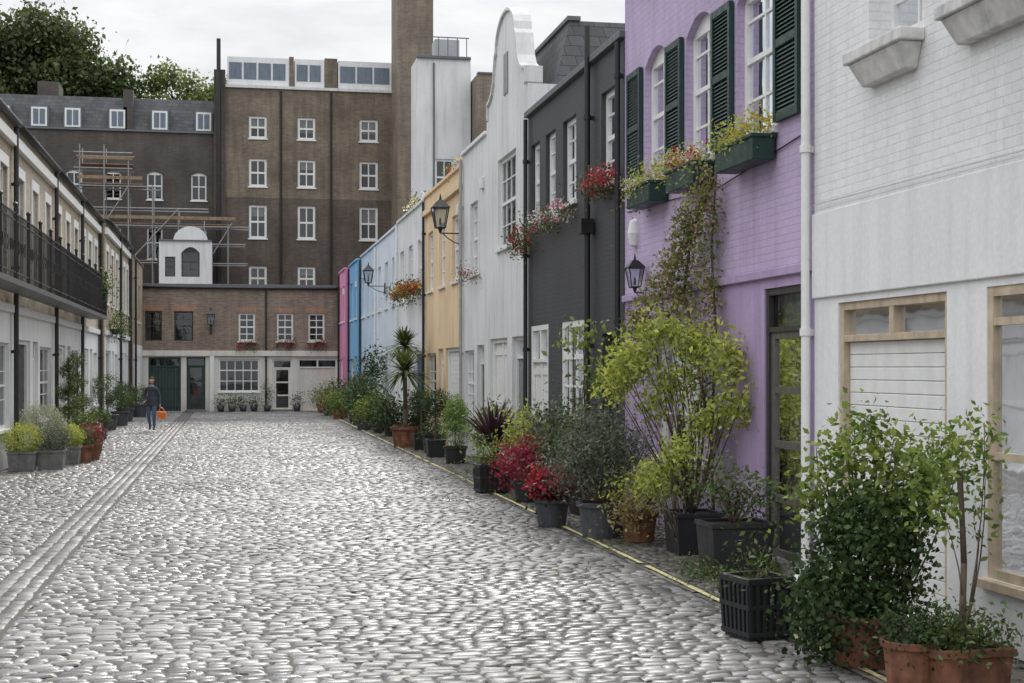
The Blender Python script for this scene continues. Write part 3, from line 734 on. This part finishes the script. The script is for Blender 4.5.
for i,y in enumerate(ys):
    k=.028+q.uniform(-.006,.006); V+=[(4.10-k+.006*math.sin(y),y,.010),(4.10+k,y,.010)]
    if i and not (q.random()<.04): F.append((2*i-2,2*i-1,2*i+1,2*i))
me=bpy.data.meshes.new('yellow_road_line'); me.from_pydata(V,[],F); me.materials.append(m); COL.objects.link(bpy.data.objects.new('yellow_road_line',me))
rr=np.random.default_rng(5)
bl=[(rr.uniform(3.2,5.1),rr.uniform(7,40),.015,.2,.3,.005) for _ in range(60)]
leaves('fallen_leaves',bl,600,.045,G_BROWN(),55,None,clump=5,spread=3)
bl=[(rr.choice([rr.uniform(4.2,5.25),rr.uniform(3.95,4.2)]),rr.uniform(8,45),.012,.12,.25,.01) for _ in range(110)]
leaves('moss_and_weeds',bl,5000,.022,G_MID(),56,None,clump=12,spread=1.5)

# ------------------------------------------------ plants
def pot_round(e,x,y,r_,h_,mat,flare=1.25):
    m=MB(); m.lathe((x,y,.0),[(0,.0),(r_/flare,.0),(r_*.97,h_*.86),(r_*1.08,h_*.87),(r_*1.1,h_),(r_*.95,h_),(r_*.93,h_*.9)],24)
    m.obj('pot',mat,e,False,.004)
    q=MB(); q.poly([(x+r_*.94*math.cos(t),y+r_*.94*math.sin(t),h_*.92) for t in [2*math.pi*i/20 for i in range(20)]]); q.obj('soil',SOIL(),e)
def pot_box(e,x,y,sx,sy,h_,mat,rot=0,ribs=False):
    m=MB(); k=.9; a=math.radians(rot)
    def P(u,v,z): return (x+u*math.cos(a)-v*math.sin(a), y+u*math.sin(a)+v*math.cos(a), z)
    X,Y=sx/2,sy/2
    m.hexa([P(-X*k,-Y*k,0),P(X*k,-Y*k,0),P(X*k,Y*k,0),P(-X*k,Y*k,0),P(-X,-Y,h_-.05),P(X,-Y,h_-.05),P(X,Y,h_-.05),P(-X,Y,h_-.05)])
    t=.03
    for (u0,u1,v0,v1) in ((-X-.015,X+.015,-Y-.015,-Y+t),(-X-.015,X+.015,Y-t,Y+.015),(-X-.015,-X+t,-Y+t,Y-t),(X-t,X+.015,-Y+t,Y-t)):
        m.hexa([P(u0,v0,h_-.048),P(u1,v0,h_-.048),P(u1,v1,h_-.048),P(u0,v1,h_-.048),P(u0,v0,h_),P(u1,v0,h_),P(u1,v1,h_),P(u0,v1,h_)])
    if ribs:
        n=6
        for i in range(n+1):
            u=-X*.97+2*X*.97*i/n; w=.014
            for sgn in (-1,1):
                vv=sgn*Y; m.hexa([P(u*k-w,vv*k-.008*sgn,.02),P(u*k+w,vv*k-.008*sgn,.02),P(u*k+w,vv*k+.02*sgn,.02),P(u*k-w,vv*k+.02*sgn,.02),P(u-w,vv-.008*sgn,h_-.05),P(u+w,vv-.008*sgn,h_-.05),P(u+w,vv+.02*sgn,h_-.05),P(u-w,vv+.02*sgn,h_-.05)])
            v=-Y*.97+2*Y*.97*i/n
            for sgn in (-1,1):
                uu=sgn*X; m.hexa([P(uu*k-.008*sgn,v*k-w,.02),P(uu*k+.02*sgn,v*k-w,.02),P(uu*k+.02*sgn,v*k+w,.02),P(uu*k-.008*sgn,v*k+w,.02),P(uu-.008*sgn,v-w,h_-.05),P(uu+.02*sgn,v-w,h_-.05),P(uu+.02*sgn,v+w,h_-.05),P(uu-.008*sgn,v+w,h_-.05)])
        for z in (.03,h_*.5):
            f=k+(1-k)*z/h_; A=X*f+.022;B=Y*f+.022
            for (u0,u1,v0,v1) in ((-A,A,-B,-B+.02),(-A,A,B-.02,B),(-A,-A+.02,-B+.02,B-.02),(A-.02,A,-B+.02,B-.02)):
                m.hexa([P(u0,v0,z),P(u1,v0,z),P(u1,v1,z),P(u0,v1,z),P(u0,v0,z+.035),P(u1,v0,z+.035),P(u1,v1,z+.035),P(u0,v1,z+.035)])
    m.obj('planter',mat,e,False,.004)
    q=MB(); q.poly([P(-X+.02,-Y+.02,h_-.03),P(X-.02,-Y+.02,h_-.03),P(X-.02,Y-.02,h_-.03),P(-X+.02,Y-.02,h_-.03)]); q.obj('soil',SOIL(),e)
def stems(e,x,y,z,targets,r_=.012,seed=1,bow=.15,mat=None):
    m=MB(); q=random.Random(seed)
    for t in targets:
        a=Vector((x,y,z)); b=Vector(t); mid=(a+b)/2+Vector((q.uniform(-bow,bow),q.uniform(-bow,bow),q.uniform(0,bow)))
        pts=[a.lerp(mid,s).lerp(mid.lerp(b,s),s) for s in (0,.2,.4,.6,.8,1)]
        m.path(pts,r_,r_*.35,5)
    m.obj('stems',mat or BARK(),e,True)
def shrub(name,x,y,pot,blobs,n,size,mat,seed,pr=.2,ph=.35,pmat=None,nst=8,asp=.5,clump=22,spread=1.8,shell=.5,wx=None,wy=None,ribs=False,rot=0,st=.012):
    e=empty(name)
    if pot=='round': pot_round(e,x,y,pr,ph,pmat or TERRA())
    elif pot=='box': pot_box(e,x,y,wx or pr*2,wy or pr*2,ph,pmat or PBLK(),rot,ribs)
    B=[(x+b[0],y+b[1],b[2],b[3],b[4],b[5]) for b in blobs]
    q=random.Random(seed); tg=[]
    for i in range(nst):
        b=B[i%len(B)]; tg.append((b[0]+q.uniform(-.7,.7)*b[3],b[1]+q.uniform(-.7,.7)*b[4],b[2]+q.uniform(-.3,.7)*b[5]))
    z=ph*.9 if pot else 0
    if nst: stems(e,x,y,z,tg,st,seed)
    leaves('foliage',B,n,size,mat,seed,e,asp=asp,clump=clump,spread=spread,shell=shell)
    return e
def spiky(name,x,y,zc,R_,n,mat,seed,trunk=0,pot=None,up=.3,wid=.035,trunkr=.06):
    e=empty(name)
    if pot: pot_round(e,x,y,pot[0],pot[1],pot[2])
    if trunk:
        m=MB(); m.path([(x,y,.1),(x+.03,y,zc*.5),(x,y,zc)],trunkr,trunkr*.8,8); m.obj('trunk',BARK(),e,True)
    q=random.Random(seed); V=[];F=[];t=[]
    for i in range(n):
        az=q.uniform(0,6.283); el=q.uniform(-.35,1.45) if trunk else q.uniform(.3,1.45)
        L=R_*q.uniform(.75,1.1); d=Vector((math.cos(az)*math.cos(el),math.sin(az)*math.cos(el),math.sin(el))); s_=Vector((-math.sin(az),math.cos(az),0))
        k=len(V); tn=q.random()
        for j in range(6):
            f=j/5; p=Vector((x,y,zc))+d*L*f+Vector((0,0,-up*L*f*f)); w=wid*(1-f)**.6*(.5+1.2*min(1,f*4)) *.7
            if p.z<.03: p.z=.03
            V+=[tuple(p-s_*w),tuple(p+s_*w)]; t+=[tn,tn]
            if j: F.append((k+2*j-2,k+2*j-1,k+2*j+1,k+2*j))
    arr_obj('blades',np.array(V),np.array(F),mat,np.array(t),e)
    return e
# foreground shrubs
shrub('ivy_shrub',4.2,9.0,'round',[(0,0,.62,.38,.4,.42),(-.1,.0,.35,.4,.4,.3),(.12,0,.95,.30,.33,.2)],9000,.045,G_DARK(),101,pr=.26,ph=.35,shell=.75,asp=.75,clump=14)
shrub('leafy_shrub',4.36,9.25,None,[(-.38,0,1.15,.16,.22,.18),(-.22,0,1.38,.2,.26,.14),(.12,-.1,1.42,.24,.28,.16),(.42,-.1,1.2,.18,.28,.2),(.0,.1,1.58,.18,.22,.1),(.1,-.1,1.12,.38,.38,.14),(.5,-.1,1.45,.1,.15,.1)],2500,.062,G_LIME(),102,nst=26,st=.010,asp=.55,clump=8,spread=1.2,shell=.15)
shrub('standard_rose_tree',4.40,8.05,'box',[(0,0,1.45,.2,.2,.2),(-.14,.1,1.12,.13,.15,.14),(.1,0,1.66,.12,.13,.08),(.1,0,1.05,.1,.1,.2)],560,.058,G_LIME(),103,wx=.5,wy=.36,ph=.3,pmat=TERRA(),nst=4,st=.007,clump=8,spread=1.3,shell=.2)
e=empty('young_tree'); mm=MB(); mm.path([(4.40,8.05,.2),(4.42,8.05,.8),(4.40,8.06,1.35)],.024,.016,8); mm.obj('trunk',BARK(),e,True)
shrub('potted_herb',4.40,8.0,None,[(0,0,.37,.3,.24,.09)],1500,.04,G_MID(),104,nst=0)
shrub('terracotta_pot_plant',4.1,8.12,'round',[(0,0,.40,.19,.19,.10)],1100,.036,G_DARK(),105,pr=.17,ph=.33)
shrub('plastic_crate_planter',3.84,10.05,'box',[(0,0,.47,.2,.2,.05),(.05,0,.6,.1,.1,.1)],260,.055,G_MID(),106,wx=.38,wy=.38,ph=.46,ribs=True,rot=12,nst=5)
shrub('black_planter_shrub',4.78,13.1,'box',[(0,0,.8,.35,.35,.2),(-.2,.1,.95,.25,.3,.25),(.1,-.4,.75,.25,.3,.2)],1000,.055,G_MID(),107,wx=.62,wy=.5,ph=.52,nst=18,clump=8,spread=1.3)
shrub('ground_creeper',4.45,12.2,None,[(0,0,.06,.35,.35,.06),(-.1,.6,.08,.3,.3,.07),(.2,-.8,.05,.2,.3,.05)],1500,.035,G_MID(),108,nst=0)
# golden acer
bl=[(-.6,.3,2.1,.26,.3,.22),(-.3,.2,2.42,.25,.3,.14),(.05,0,2.25,.24,.26,.2),(-.15,.2,1.85,.22,.3,.14),(.18,-.5,2.1,.2,.3,.24),(.22,-.7,1.65,.16,.25,.22),(-.75,.3,1.85,.16,.2,.18),(.05,-.2,1.45,.2,.3,.12),(-.4,.2,1.6,.14,.2,.12)]
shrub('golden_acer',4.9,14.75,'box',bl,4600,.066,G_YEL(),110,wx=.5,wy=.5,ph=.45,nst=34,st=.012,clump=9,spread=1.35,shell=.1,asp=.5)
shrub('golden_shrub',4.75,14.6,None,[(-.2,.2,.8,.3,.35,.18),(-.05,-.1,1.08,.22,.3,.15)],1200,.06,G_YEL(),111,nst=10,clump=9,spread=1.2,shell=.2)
# climber
e=empty('climbing_vine'); m=MB()
P_=[[(5.2,14.9,.1),(5.18,14.95,1.2),(5.2,14.85,2.4),(5.2,15.0,3.3),(5.15,14.7,4.1)],[(5.18,14.95,1.2),(5.15,15.4,2.2),(5.18,15.9,2.9),(5.15,15.6,3.4),(5.12,15.1,3.9)],
 [(5.12,14.7,4.05),(5.12,15.5,3.5),(5.1,16.3,3.0),(5.08,17.0,2.7),(5.05,17.7,2.3)],[(5.15,15.9,2.9),(5.1,16.8,2.3),(5.05,17.5,1.8)]]
bl=[]
for p in P_:
    m.path(p,.02,.01,6)
    for i in range(len(p)-1):
        for s_ in (.0,.33,.66): 
            v=Vector(p[i]).lerp(Vector(p[i+1]),s_); 
            if v.z>1.3: bl.append((v.x-.08,v.y,v.z,.13,.17,.17))
m.obj('stems',BARK(),e,True)
leaves('foliage',bl,4600,.052,G_BROWN(),112,e,clump=9,spread=1.3); leaves('foliage',bl,3000,.052,G_LIME(),113,e,clump=8,spread=1.3)
# mid cluster
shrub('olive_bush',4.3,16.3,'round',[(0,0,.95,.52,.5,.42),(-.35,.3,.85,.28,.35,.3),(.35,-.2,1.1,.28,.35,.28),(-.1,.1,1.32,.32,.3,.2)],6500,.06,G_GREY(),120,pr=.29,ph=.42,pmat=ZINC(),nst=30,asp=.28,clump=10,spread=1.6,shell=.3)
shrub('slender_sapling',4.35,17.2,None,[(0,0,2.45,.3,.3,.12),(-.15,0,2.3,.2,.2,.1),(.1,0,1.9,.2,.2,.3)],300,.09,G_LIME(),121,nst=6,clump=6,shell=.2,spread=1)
shrub('terracotta_fern',4.62,15.85,'round',[(0,0,.55,.38,.4,.18),(.1,-.2,.7,.3,.3,.15)],1500,.065,G_YEL(),122,pr=.21,ph=.34,asp=.3)
shrub('orange_shrub',4.5,15.6,None,[(0,0,.35,.25,.25,.15)],500,.06,G_BROWN(),123,nst=0)
shrub('red_begonia',3.98,17.6,'round',[(0,0,.5,.27,.27,.17)],700,.06,G_DARK(),124,pr=.22,ph=.34,pmat=ZINC())
e=empty('red_blooms'); leaves('blooms',[(3.98,17.6,.54,.3,.3,.2)],1000,.055,F_CRIM(),125,e,asp=.9,clump=6,spread=.8); leaves('blooms',[(3.98,17.6,.58,.3,.3,.18)],450,.05,F_RED(),126,e,asp=.9,clump=6,spread=.8)
shrub('crimson_shrub',4.35,20.9,'round',[(0,0,.65,.28,.4,.28),(-.1,.5,.5,.26,.35,.23)],1400,.07,F_CRIM(),126,pr=.22,ph=.3,pmat=PBLK(),shell=.2,clump=10)
shrub('broadleaf_shrub',4.75,19.0,'round',[(0,0,1.0,.33,.5,.38),(-.1,.7,.9,.28,.4,.33)],1900,.085,G_MID(),127,pr=.25,ph=.4,pmat=PBLK(),nst=14,shell=.3,clump=12)
shrub('grey_shrub',4.8,20.5,'round',[(0,0,1.15,.35,.6,.4),(0,.8,.95,.33,.4,.35)],1700,.075,G_GREY(),128,pr=.25,ph=.4,nst=14,shell=.3,clump=12)
shrub('plastic_crate_planter',4.1,22.5,'box',[(0,0,.6,.3,.3,.16)],500,.065,G_LIME(),129,wx=.5,wy=.4,ph=.46,ribs=True,rot=5)
shrub('yellow_shrub',4.75,22.6,'round',[(0,0,.95,.38,.5,.33)],1500,.075,G_YEL(),130,pr=.25,ph=.4,shell=.3,clump=10)
spiky('purple_cordyline',4.55,24.8,.6,1.2,110,G_PURP(),131,pot=(.25,.42,PBLK()),up=.25,wid=.035)
shrub('round_bush',4.8,26.3,'round',[(0,0,.85,.38,.4,.38)],1300,.08,G_LIME(),132,pr=.22,ph=.35)
shrub('column_conifer',4.6,29.5,'round',[(0,0,.7,.25,.25,.34),(0,0,1.0,.23,.23,.32),(0,0,1.2,.16,.16,.2)],5200,.04,leafm('leaf_bright_conifer',(.07,.14,.02),(.30,.45,.08)),133,pr=.24,ph=.36,pmat=PBLK(),shell=.9,nst=2,spread=1.2)
def standard(x,y,zb,rb,seed,mat=None,pm=None):
    e=shrub('ball_topiary',x,y,'box',[(0,0,zb,rb,rb,rb)],2200,.045,mat or G_DARK(),seed,wx=.4,wy=.4,ph=.4,pmat=pm or PBLK(),nst=1,shell=.88,spread=1.2)
    m=MB(); m.tube((x,y,.3),(x,y,zb),.025,.02,8); m.obj('trunk',BARK(),e)
standard(4.55,34.6,1.2,.27,134); standard(4.5,31.8,1.25,.27,135)
shrub('low_shrub',4.7,33.6,'box',[(0,0,.55,.3,.4,.15)],500,.08,G_DARK(),136,wx=.45,wy=.45,ph=.42)
spiky('cordyline_palm',4.3,36.0,1.9,1.0,190,G_MID(),137,trunk=1,pot=(.33,.5,TERRA()),up=.35,wid=.032)
spiky('cordyline_palm',4.6,38.5,2.6,.85,150,G_MID(),138,trunk=1,pot=(.3,.45,TERRA()),up=.35,wid=.03)
shrub('dark_bush',4.7,37.2,'round',[(0,0,.8,.4,.4,.4)],1000,.1,G_DARK(),139,pr=.26,ph=.4)
q=random.Random(12)
for i,(x,y,hh,rr_,mt) in enumerate(((4.5,44,.9,.4,G_MID),(4.35,47.2,1.2,.5,G_DARK),(4.6,48.6,1.5,.5,G_DARK),(4.2,46,.7,.35,G_LIME),(4.4,50.5,1.1,.45,G_MID),(4.5,53,1.3,.45,G_GREY),(4.1,56,.8,.45,G_LIME),(4.4,58,1.1,.5,G_DARK),(4.0,60,.8,.45,G_BROWN),(4.4,62.5,1.0,.5,G_MID),(4.0,64.5,.8,.4,G_PALE),(4.6,41.5,.8,.35,G_DARK))):
    shrub('potted_shrub',x,y,'round',[(0,0,hh*.75,rr_,rr_,hh*.45),(q.uniform(-.2,.2),.3,hh,rr_*.6,rr_*.6,hh*.35)],1000,.1,mt(),140+i,pr=.26,ph=.38,pmat=q.choice([TERRA(),ZINC(),PBLK()]),shell=.3,clump=12)
shrub('tall_dark_shrub',4.8,49.6,'round',[(0,0,2.0,.35,.4,.6)],700,.12,G_DARK(),170,nst=5)
# left plants
GP=paint('weathered_grey_planter',(.22,.22,.21),.7,.3)
for i,(x,y,z,r_,mt) in enumerate(((-4.0,29.0,.62,.34,G_YEL),(-3.85,30.6,.86,.44,G_PALE),(-3.5,29.4,.6,.32,G_GREY),(-3.35,30.8,.56,.28,G_YEL),(-4.0,32.4,.8,.38,G_PALE))):
    shrub('clipped_hebe',x,y,'box',[(0,0,z,r_,r_,r_*.8)],4200,.034,mt(),180+i,wx=.5,wy=.5,ph=.38,pmat=GP,shell=.9,nst=3,spread=1.3,clump=10)
for i,(x,y,z) in enumerate(((-3.1,31.4,.26),(-3.0,32.2,.24))):
    shrub('terracotta_pot_plant',x,y,'round',[(0,0,.55,.22,.22,.16)],700,.05,(F_CRIM if i else G_MID)(),186+i,pr=.2,ph=.36)
for i,(x,y) in enumerate(((-3.35,32.6),(-3.2,33.8))):
    e=shrub('barrel_planter',x,y,None,[(0,0,.8,.26,.26,.14)],450,.07,G_MID(),190+i,nst=3)
    m=MB(); m.lathe((x,y,0),[(0,.0),(.24,0),(.3,.25),(.31,.35),(.26,.68),(.23,.68),(.23,.6),(0,.6)],20); m.obj('barrel',paint('brown_barrel',(.14,.07,.04),.6,.3),e,True)
    m=MB()
    for z,r_ in ((.1,.27),(.5,.3)): m.lathe((x,y,z),[(r_,0),(r_+.012,.0),(r_+.012,.05),(r_,.05)],20)
    m.obj('hoops',BLACK(),e)
def spiral(x,y,seed):
    bl=[]
    for i in range(34):
        t=i/33; a=t*3.2*2*math.pi; R_=.24*(1-t*.7); bl.append((math.cos(a)*R_,math.sin(a)*R_,.6+1.7*t,.18*(1-t*.5),.18*(1-t*.5),.11))
    e=shrub('spiral_topiary',x,y,'round',bl,9000,.036,G_MID(),seed,pr=.27,ph=.45,pmat=ZINC(),shell=.85,nst=0,spread=1)
    m=MB(); m.tube((x,y,.4),(x,y,2.25),.03,.015,8); m.obj('trunk',BARK(),e)
spiral(-3.95,36.5,200); spiral(-3.95,38.5,201)
for i,(x,y,z,r_,mt) in enumerate(((-3.9,47.5,1.3,.48,G_DARK),(-3.8,51,.9,.4,G_MID),(-3.9,55,.95,.4,G_DARK),(-3.7,60,.85,.4,G_MID),(-3.7,41.5,.55,.3,G_MID))):
    shrub('round_topiary',x,y,'round',[(0,0,z,r_,r_,r_*.9)],3000,.05,mt(),210+i,pr=.3,ph=.5,pmat=ZINC(),shell=.88,nst=2,spread=1.3)

# trees behind
def tree(name,x,y,H,crown,n,size,mat,seed):
    e=empty(name); m=MB(); m.path([(x,y,0),(x+.2,y,H*.35),(x,y,H*.6)],.5,.3,10)
    q=random.Random(seed); B=[]
    for b in crown:
        c=(x+b[0],y+b[1],b[2]); m.path([(x,y,H*.5),((x+c[0])/2,(y+c[1])/2,(H*.5+c[2])/2+.4),c],.22,.05,6)
        for _ in range(9):
            d=Vector((q.gauss(0,1),q.gauss(0,1),q.gauss(0,1))).normalized(); r_=q.uniform(.3,.6)
            p=(c[0]+d.x*b[3]*.8,c[1]+d.y*b[3]*.7,c[2]+d.z*b[3]*.7); B.append((p[0],p[1],p[2],b[3]*r_,b[3]*r_,b[3]*r_*.75)); m.path([c,p],.06,.02,5)
    m.obj('trunk',BARK(),e,True)
    leaves('crown',B,n,size,mat,seed,e,clump=14,spread=1.4,shell=.3,asp=.7)
tree('plane_tree',-14.8,103,27,[(-3,0,22.4,3.8),(-.5,0,24.6,3.5),(3,0,22.6,3.3),(-6,0,22,3.5),(5.6,1,20.9,2.8),(-1,0,20,3.8),(2,-1,20,3),(5.5,0,18.8,2.6)],52000,.36,leafm('leaf_plane_tree',(.025,.042,.014),(.14,.18,.06)),300)
tree('lime_tree',-4.0,104,22,[(-2.8,0,20.0,2.5),(0,0,21.0,2.5),(2.4,0,20.6,2.3),(-.5,0,18.6,2.7),(4.3,0,19.3,1.8)],22000,.3,leafm('leaf_lime_tree',(.06,.09,.025),(.26,.32,.10),.35),301)

# ------------------------------------------------ person
def person(x,y):
    root=empty('pedestrian'); root.location=(x,y,0); root.rotation_euler=(0,0,math.radians(-12))
    J=[(0,0,.93,.125,.095),(0,.0,1.08,.115,.085),(0,0,1.25,.14,.095),(0,.005,1.36,.12,.08),(0,0,1.43,.05,.05),(0,-.01,1.5,.045,.045),
       (.085,0,.86,.085,.085),(.1,-.1,.48,.058,.06),(.1,-.06,.10,.038,.042),(.11,-.19,.045,.035,.028),
       (-.085,0,.86,.085,.085),(-.1,.0,.47,.058,.06),(-.1,.2,.13,.038,.042),(-.105,.1,.045,.035,.028),
       (.17,0,1.34,.055,.055),(.25,.03,1.08,.042,.045),(.29,-.07,.86,.028,.03),(.295,-.09,.80,.026,.016),
       (-.17,0,1.34,.055,.055),(-.24,.04,1.08,.042,.045),(-.2,-.14,.94,.028,.03),(-.185,-.19,.92,.026,.016)]
    E=[(0,1),(1,2),(2,3),(3,4),(4,5),(0,6),(6,7),(7,8),(8,9),(0,10),(10,11),(11,12),(12,13),(3,14),(14,15),(15,16),(16,17),(3,18),(18,19),(19,20),(20,21)]
    me=bpy.data.meshes.new('body'); me.from_pydata([j[:3] for j in J],E,[]); o=bpy.data.objects.new('body_tmp',me); COL.objects.link(o)
    sk=o.modifiers.new('s','SKIN'); sk.use_smooth_shade=True
    for i,v in enumerate(me.skin_vertices[0].data): v.radius=J[i][3:5]; v.use_root=(i==0)
    sb=o.modifiers.new('sub','SUBSURF'); sb.levels=2; sb.render_levels=2
    dg=bpy.context.evaluated_depsgraph_get(); nm=bpy.data.meshes.new_from_object(o.evaluated_get(dg)); bpy.data.objects.remove(o)
    nm.materials.clear()
    for mt in (paint('jacket_cloth',(.05,.055,.075),.85,.2),paint('jeans_denim',(.09,.13,.21),.85,.2),paint('skin',(.5,.29,.21),.5,.05),paint('shoe_leather',(.03,.02,.02),.5)): nm.materials.append(mt)
    for p in nm.polygons:
        c=p.center; k=0
        if abs(c.x)<.2 and c.z<.86: k=1
        if c.z<.085: k=3
        if c.z>1.42: k=2
        if (c.x>.26 and c.z<.85) or (c.x<0 and c.y<-.16 and c.z>.8): k=2
        p.material_index=k; p.use_smooth=True
    b=bpy.data.objects.new('body',nm); COL.objects.link(b); b.parent=root
    bm=bmesh.new(); bmesh.ops.create_uvsphere(bm,u_segments=20,v_segments=14,radius=.1)
    for v in bm.verts:
        v.co.x*=.78; v.co.z*=1.16
        if v.co.z<0: v.co.x*=1+v.co.z*2.2; v.co.y*=1+v.co.z*1.2
        if v.co.y<-.07 and abs(v.co.z)<.03 and abs(v.co.x)<.02: v.co.y-=.018
        v.co+=Vector((0,-.015,1.585))
    m2=bpy.data.meshes.new('head'); bm.to_mesh(m2); bm.free(); m2.materials.append(MC['skin'])
    for p in m2.polygons: p.use_smooth=True
    hd=bpy.data.objects.new('head',m2); COL.objects.link(hd); hd.parent=root
    f=MB()
    f.lathe((-.08,-.01,1.56),[(.0,.0),(.014,.02),(.014,.045),(0,.06)],8); f.lathe((.08,-.01,1.56),[(.0,.0),(.014,.02),(.014,.045),(0,.06)],8); f.tube((0,-.112,1.6),(0,-.128,1.565),.006,.014,6); f.obj('ears_and_nose',MC['skin'],root,True)
    f=MB(); f.lathe((-.03,-.1,1.588),[(0,-.007),(.01,0),(0,.007)],8); f.lathe((.03,-.1,1.588),[(0,-.007),(.01,0),(0,.007)],8); f.obj('eyes',paint('eye',(.03,.02,.02),.2),root)
    f=MB(); f.tube((-.022,-.1,1.532),(.022,-.1,1.532),.005,.005,5); f.obj('mouth',paint('lip',(.35,.1,.09),.5),root)
    bm=bmesh.new(); bmesh.ops.create_uvsphere(bm,u_segments=20,v_segments=14,radius=.112)
    dl=[]
    for v in bm.verts:
        v.co.x*=.82; v.co.z*=1.14
        if v.co.y<-.035 and v.co.z<.05: dl.append(v)
        elif v.co.z<-.03 : v.co.z*=1.15
        v.co+=Vector((0,.0,1.597))
    bmesh.ops.delete(bm,geom=dl,context='VERTS')
    m3=bpy.data.meshes.new('hair'); bm.to_mesh(m3); bm.free(); m3.materials.append(paint('brown_hair',(.06,.035,.02),.7,.3))
    ho=bpy.data.objects.new('hair',m3); COL.objects.link(ho); ho.parent=root
    f=MB(); f.lathe((0,0,.80),[(.175,0),(.17,.12),(.155,.28)],20)
    f.V=[(a,bb*.68,c) for a,bb,c in f.V]; f.obj('jacket_hem',MC['jacket_cloth'],root,True)
    f=MB(); f.lathe((0,-.01,1.4),[(.075,0),(.085,.03),(.07,.07)],14); f.obj('scarf',paint('grey_scarf',(.3,.3,.34),.9),root,True)
    f=MB()
    for cx,cy,cz,dx,dy,dz in ((.295,-.09,.79,0,-.1,-1),(-.185,-.2,.915,.25,-.9,-.25)):
        d=Vector((dx,dy,dz)).normalized(); s_=Vector((.2,1,0)).normalized() if abs(d.z)>.8 else Vector((0,0,1)).cross(d).normalized()
        cu=d.cross(s_).normalized()
        for i,L in enumerate((.065,.075,.07,.055)):
            p=Vector((cx,cy,cz))+s_*(i-1.5)*.017; a=p+d*L*.45; b_=a+d*L*.25+cu*L*.25; c=b_-d*L*.1+cu*L*.25
            f.path([p,a,b_,c],.0085,.006,6)
        p=Vector((cx,cy,cz))-d*.03-s_*.028; f.path([p,p-s_*.02+d*.025,p-s_*.012+d*.05+cu*.01],.0095,.007,6)
    f.obj('fingers',MC['skin'],root,True)
    f=MB(); cx,cy=.34,-.09
    f.hexa([(cx-.10,cy-.06,.40),(cx+.12,cy-.06,.38),(cx+.12,cy+.06,.38),(cx-.10,cy+.06,.40),(cx-.14,cy-.08,.62),(cx+.15,cy-.08,.60),(cx+.15,cy+.08,.60),(cx-.14,cy+.08,.62)])
    for s_ in (-.03,.03): f.path([(cx-.1,cy+s_,.6),(cx-.05,cy+s_*.4,.72),(.3,cy,.75),(cx+.05,cy+s_*.4,.72),(cx+.1,cy+s_,.6)],.01,n=5)
    f.obj('orange_bag',paint('orange_plastic',(.85,.2,.03),.4,.1),root,False,.04)
person(-2.5,46.5)

# ------------------------------------------------ world, sun, camera
sd=Vector((.16,.80,.58)).normalized()
w=bpy.data.worlds.new('World'); S.world=w; w.use_nodes=True; nt=w.node_tree
bg=nt.nodes['Background']; out=nt.nodes['World Output']
sky=N(nt,'ShaderNodeTexSky'); sky.sky_type='NISHITA'; sky.sun_disc=False
sky.sun_elevation=math.asin(sd.z); sky.sun_rotation=math.atan2(sd.x,sd.y)
nt.links.new(sky.outputs[0],bg.inputs[0]); bg.inputs[1].default_value=.1
tc=N(nt,'ShaderNodeTexCoord').outputs['Generated']
sp=N(nt,'ShaderNodeSeparateXYZ'); nt.links.new(tc,sp.inputs[0])
f=noise(nt,mapping(nt,tc,(2.2,2.2,7)),2.2,7,.58)
col=mixc(nt,maprange(nt,f,.36,.64,0,1),(.66,.69,.74),(.98,.98,.98))
bg2=N(nt,'ShaderNodeBackground'); nt.links.new(col,bg2.inputs[0])
nt.links.new(maprange(nt,sp.outputs[2],.22,.75,.97,2.7),bg2.inputs[1])
mx=N(nt,'ShaderNodeMixShader'); mx.inputs[0].default_value=.9
nt.links.new(bg.outputs[0],mx.inputs[1]); nt.links.new(bg2.outputs[0],mx.inputs[2]); nt.links.new(mx.outputs[0],out.inputs[0])
l=bpy.data.lights.new('sun','SUN'); l.energy=2.2; l.angle=math.radians(9); l.color=(1,.96,.9)
o=bpy.data.objects.new('sun',l); COL.objects.link(o); o.rotation_euler=sd.to_track_quat('Z','Y').to_euler(); o.location=(0,0,30)
cam=bpy.data.cameras.new('camera'); cam.lens=50; cam.sensor_width=36; cam.clip_end=2000; cam.shift_y=26.5/1024
co=bpy.data.objects.new('camera',cam); COL.objects.link(co); co.location=(0,0,2.0)
co.rotation_euler=(math.radians(90),0,-math.atan(280/1422)); S.camera=co
S.view_settings.view_transform='Standard'; S.view_settings.look='None'; S.view_settings.exposure=0
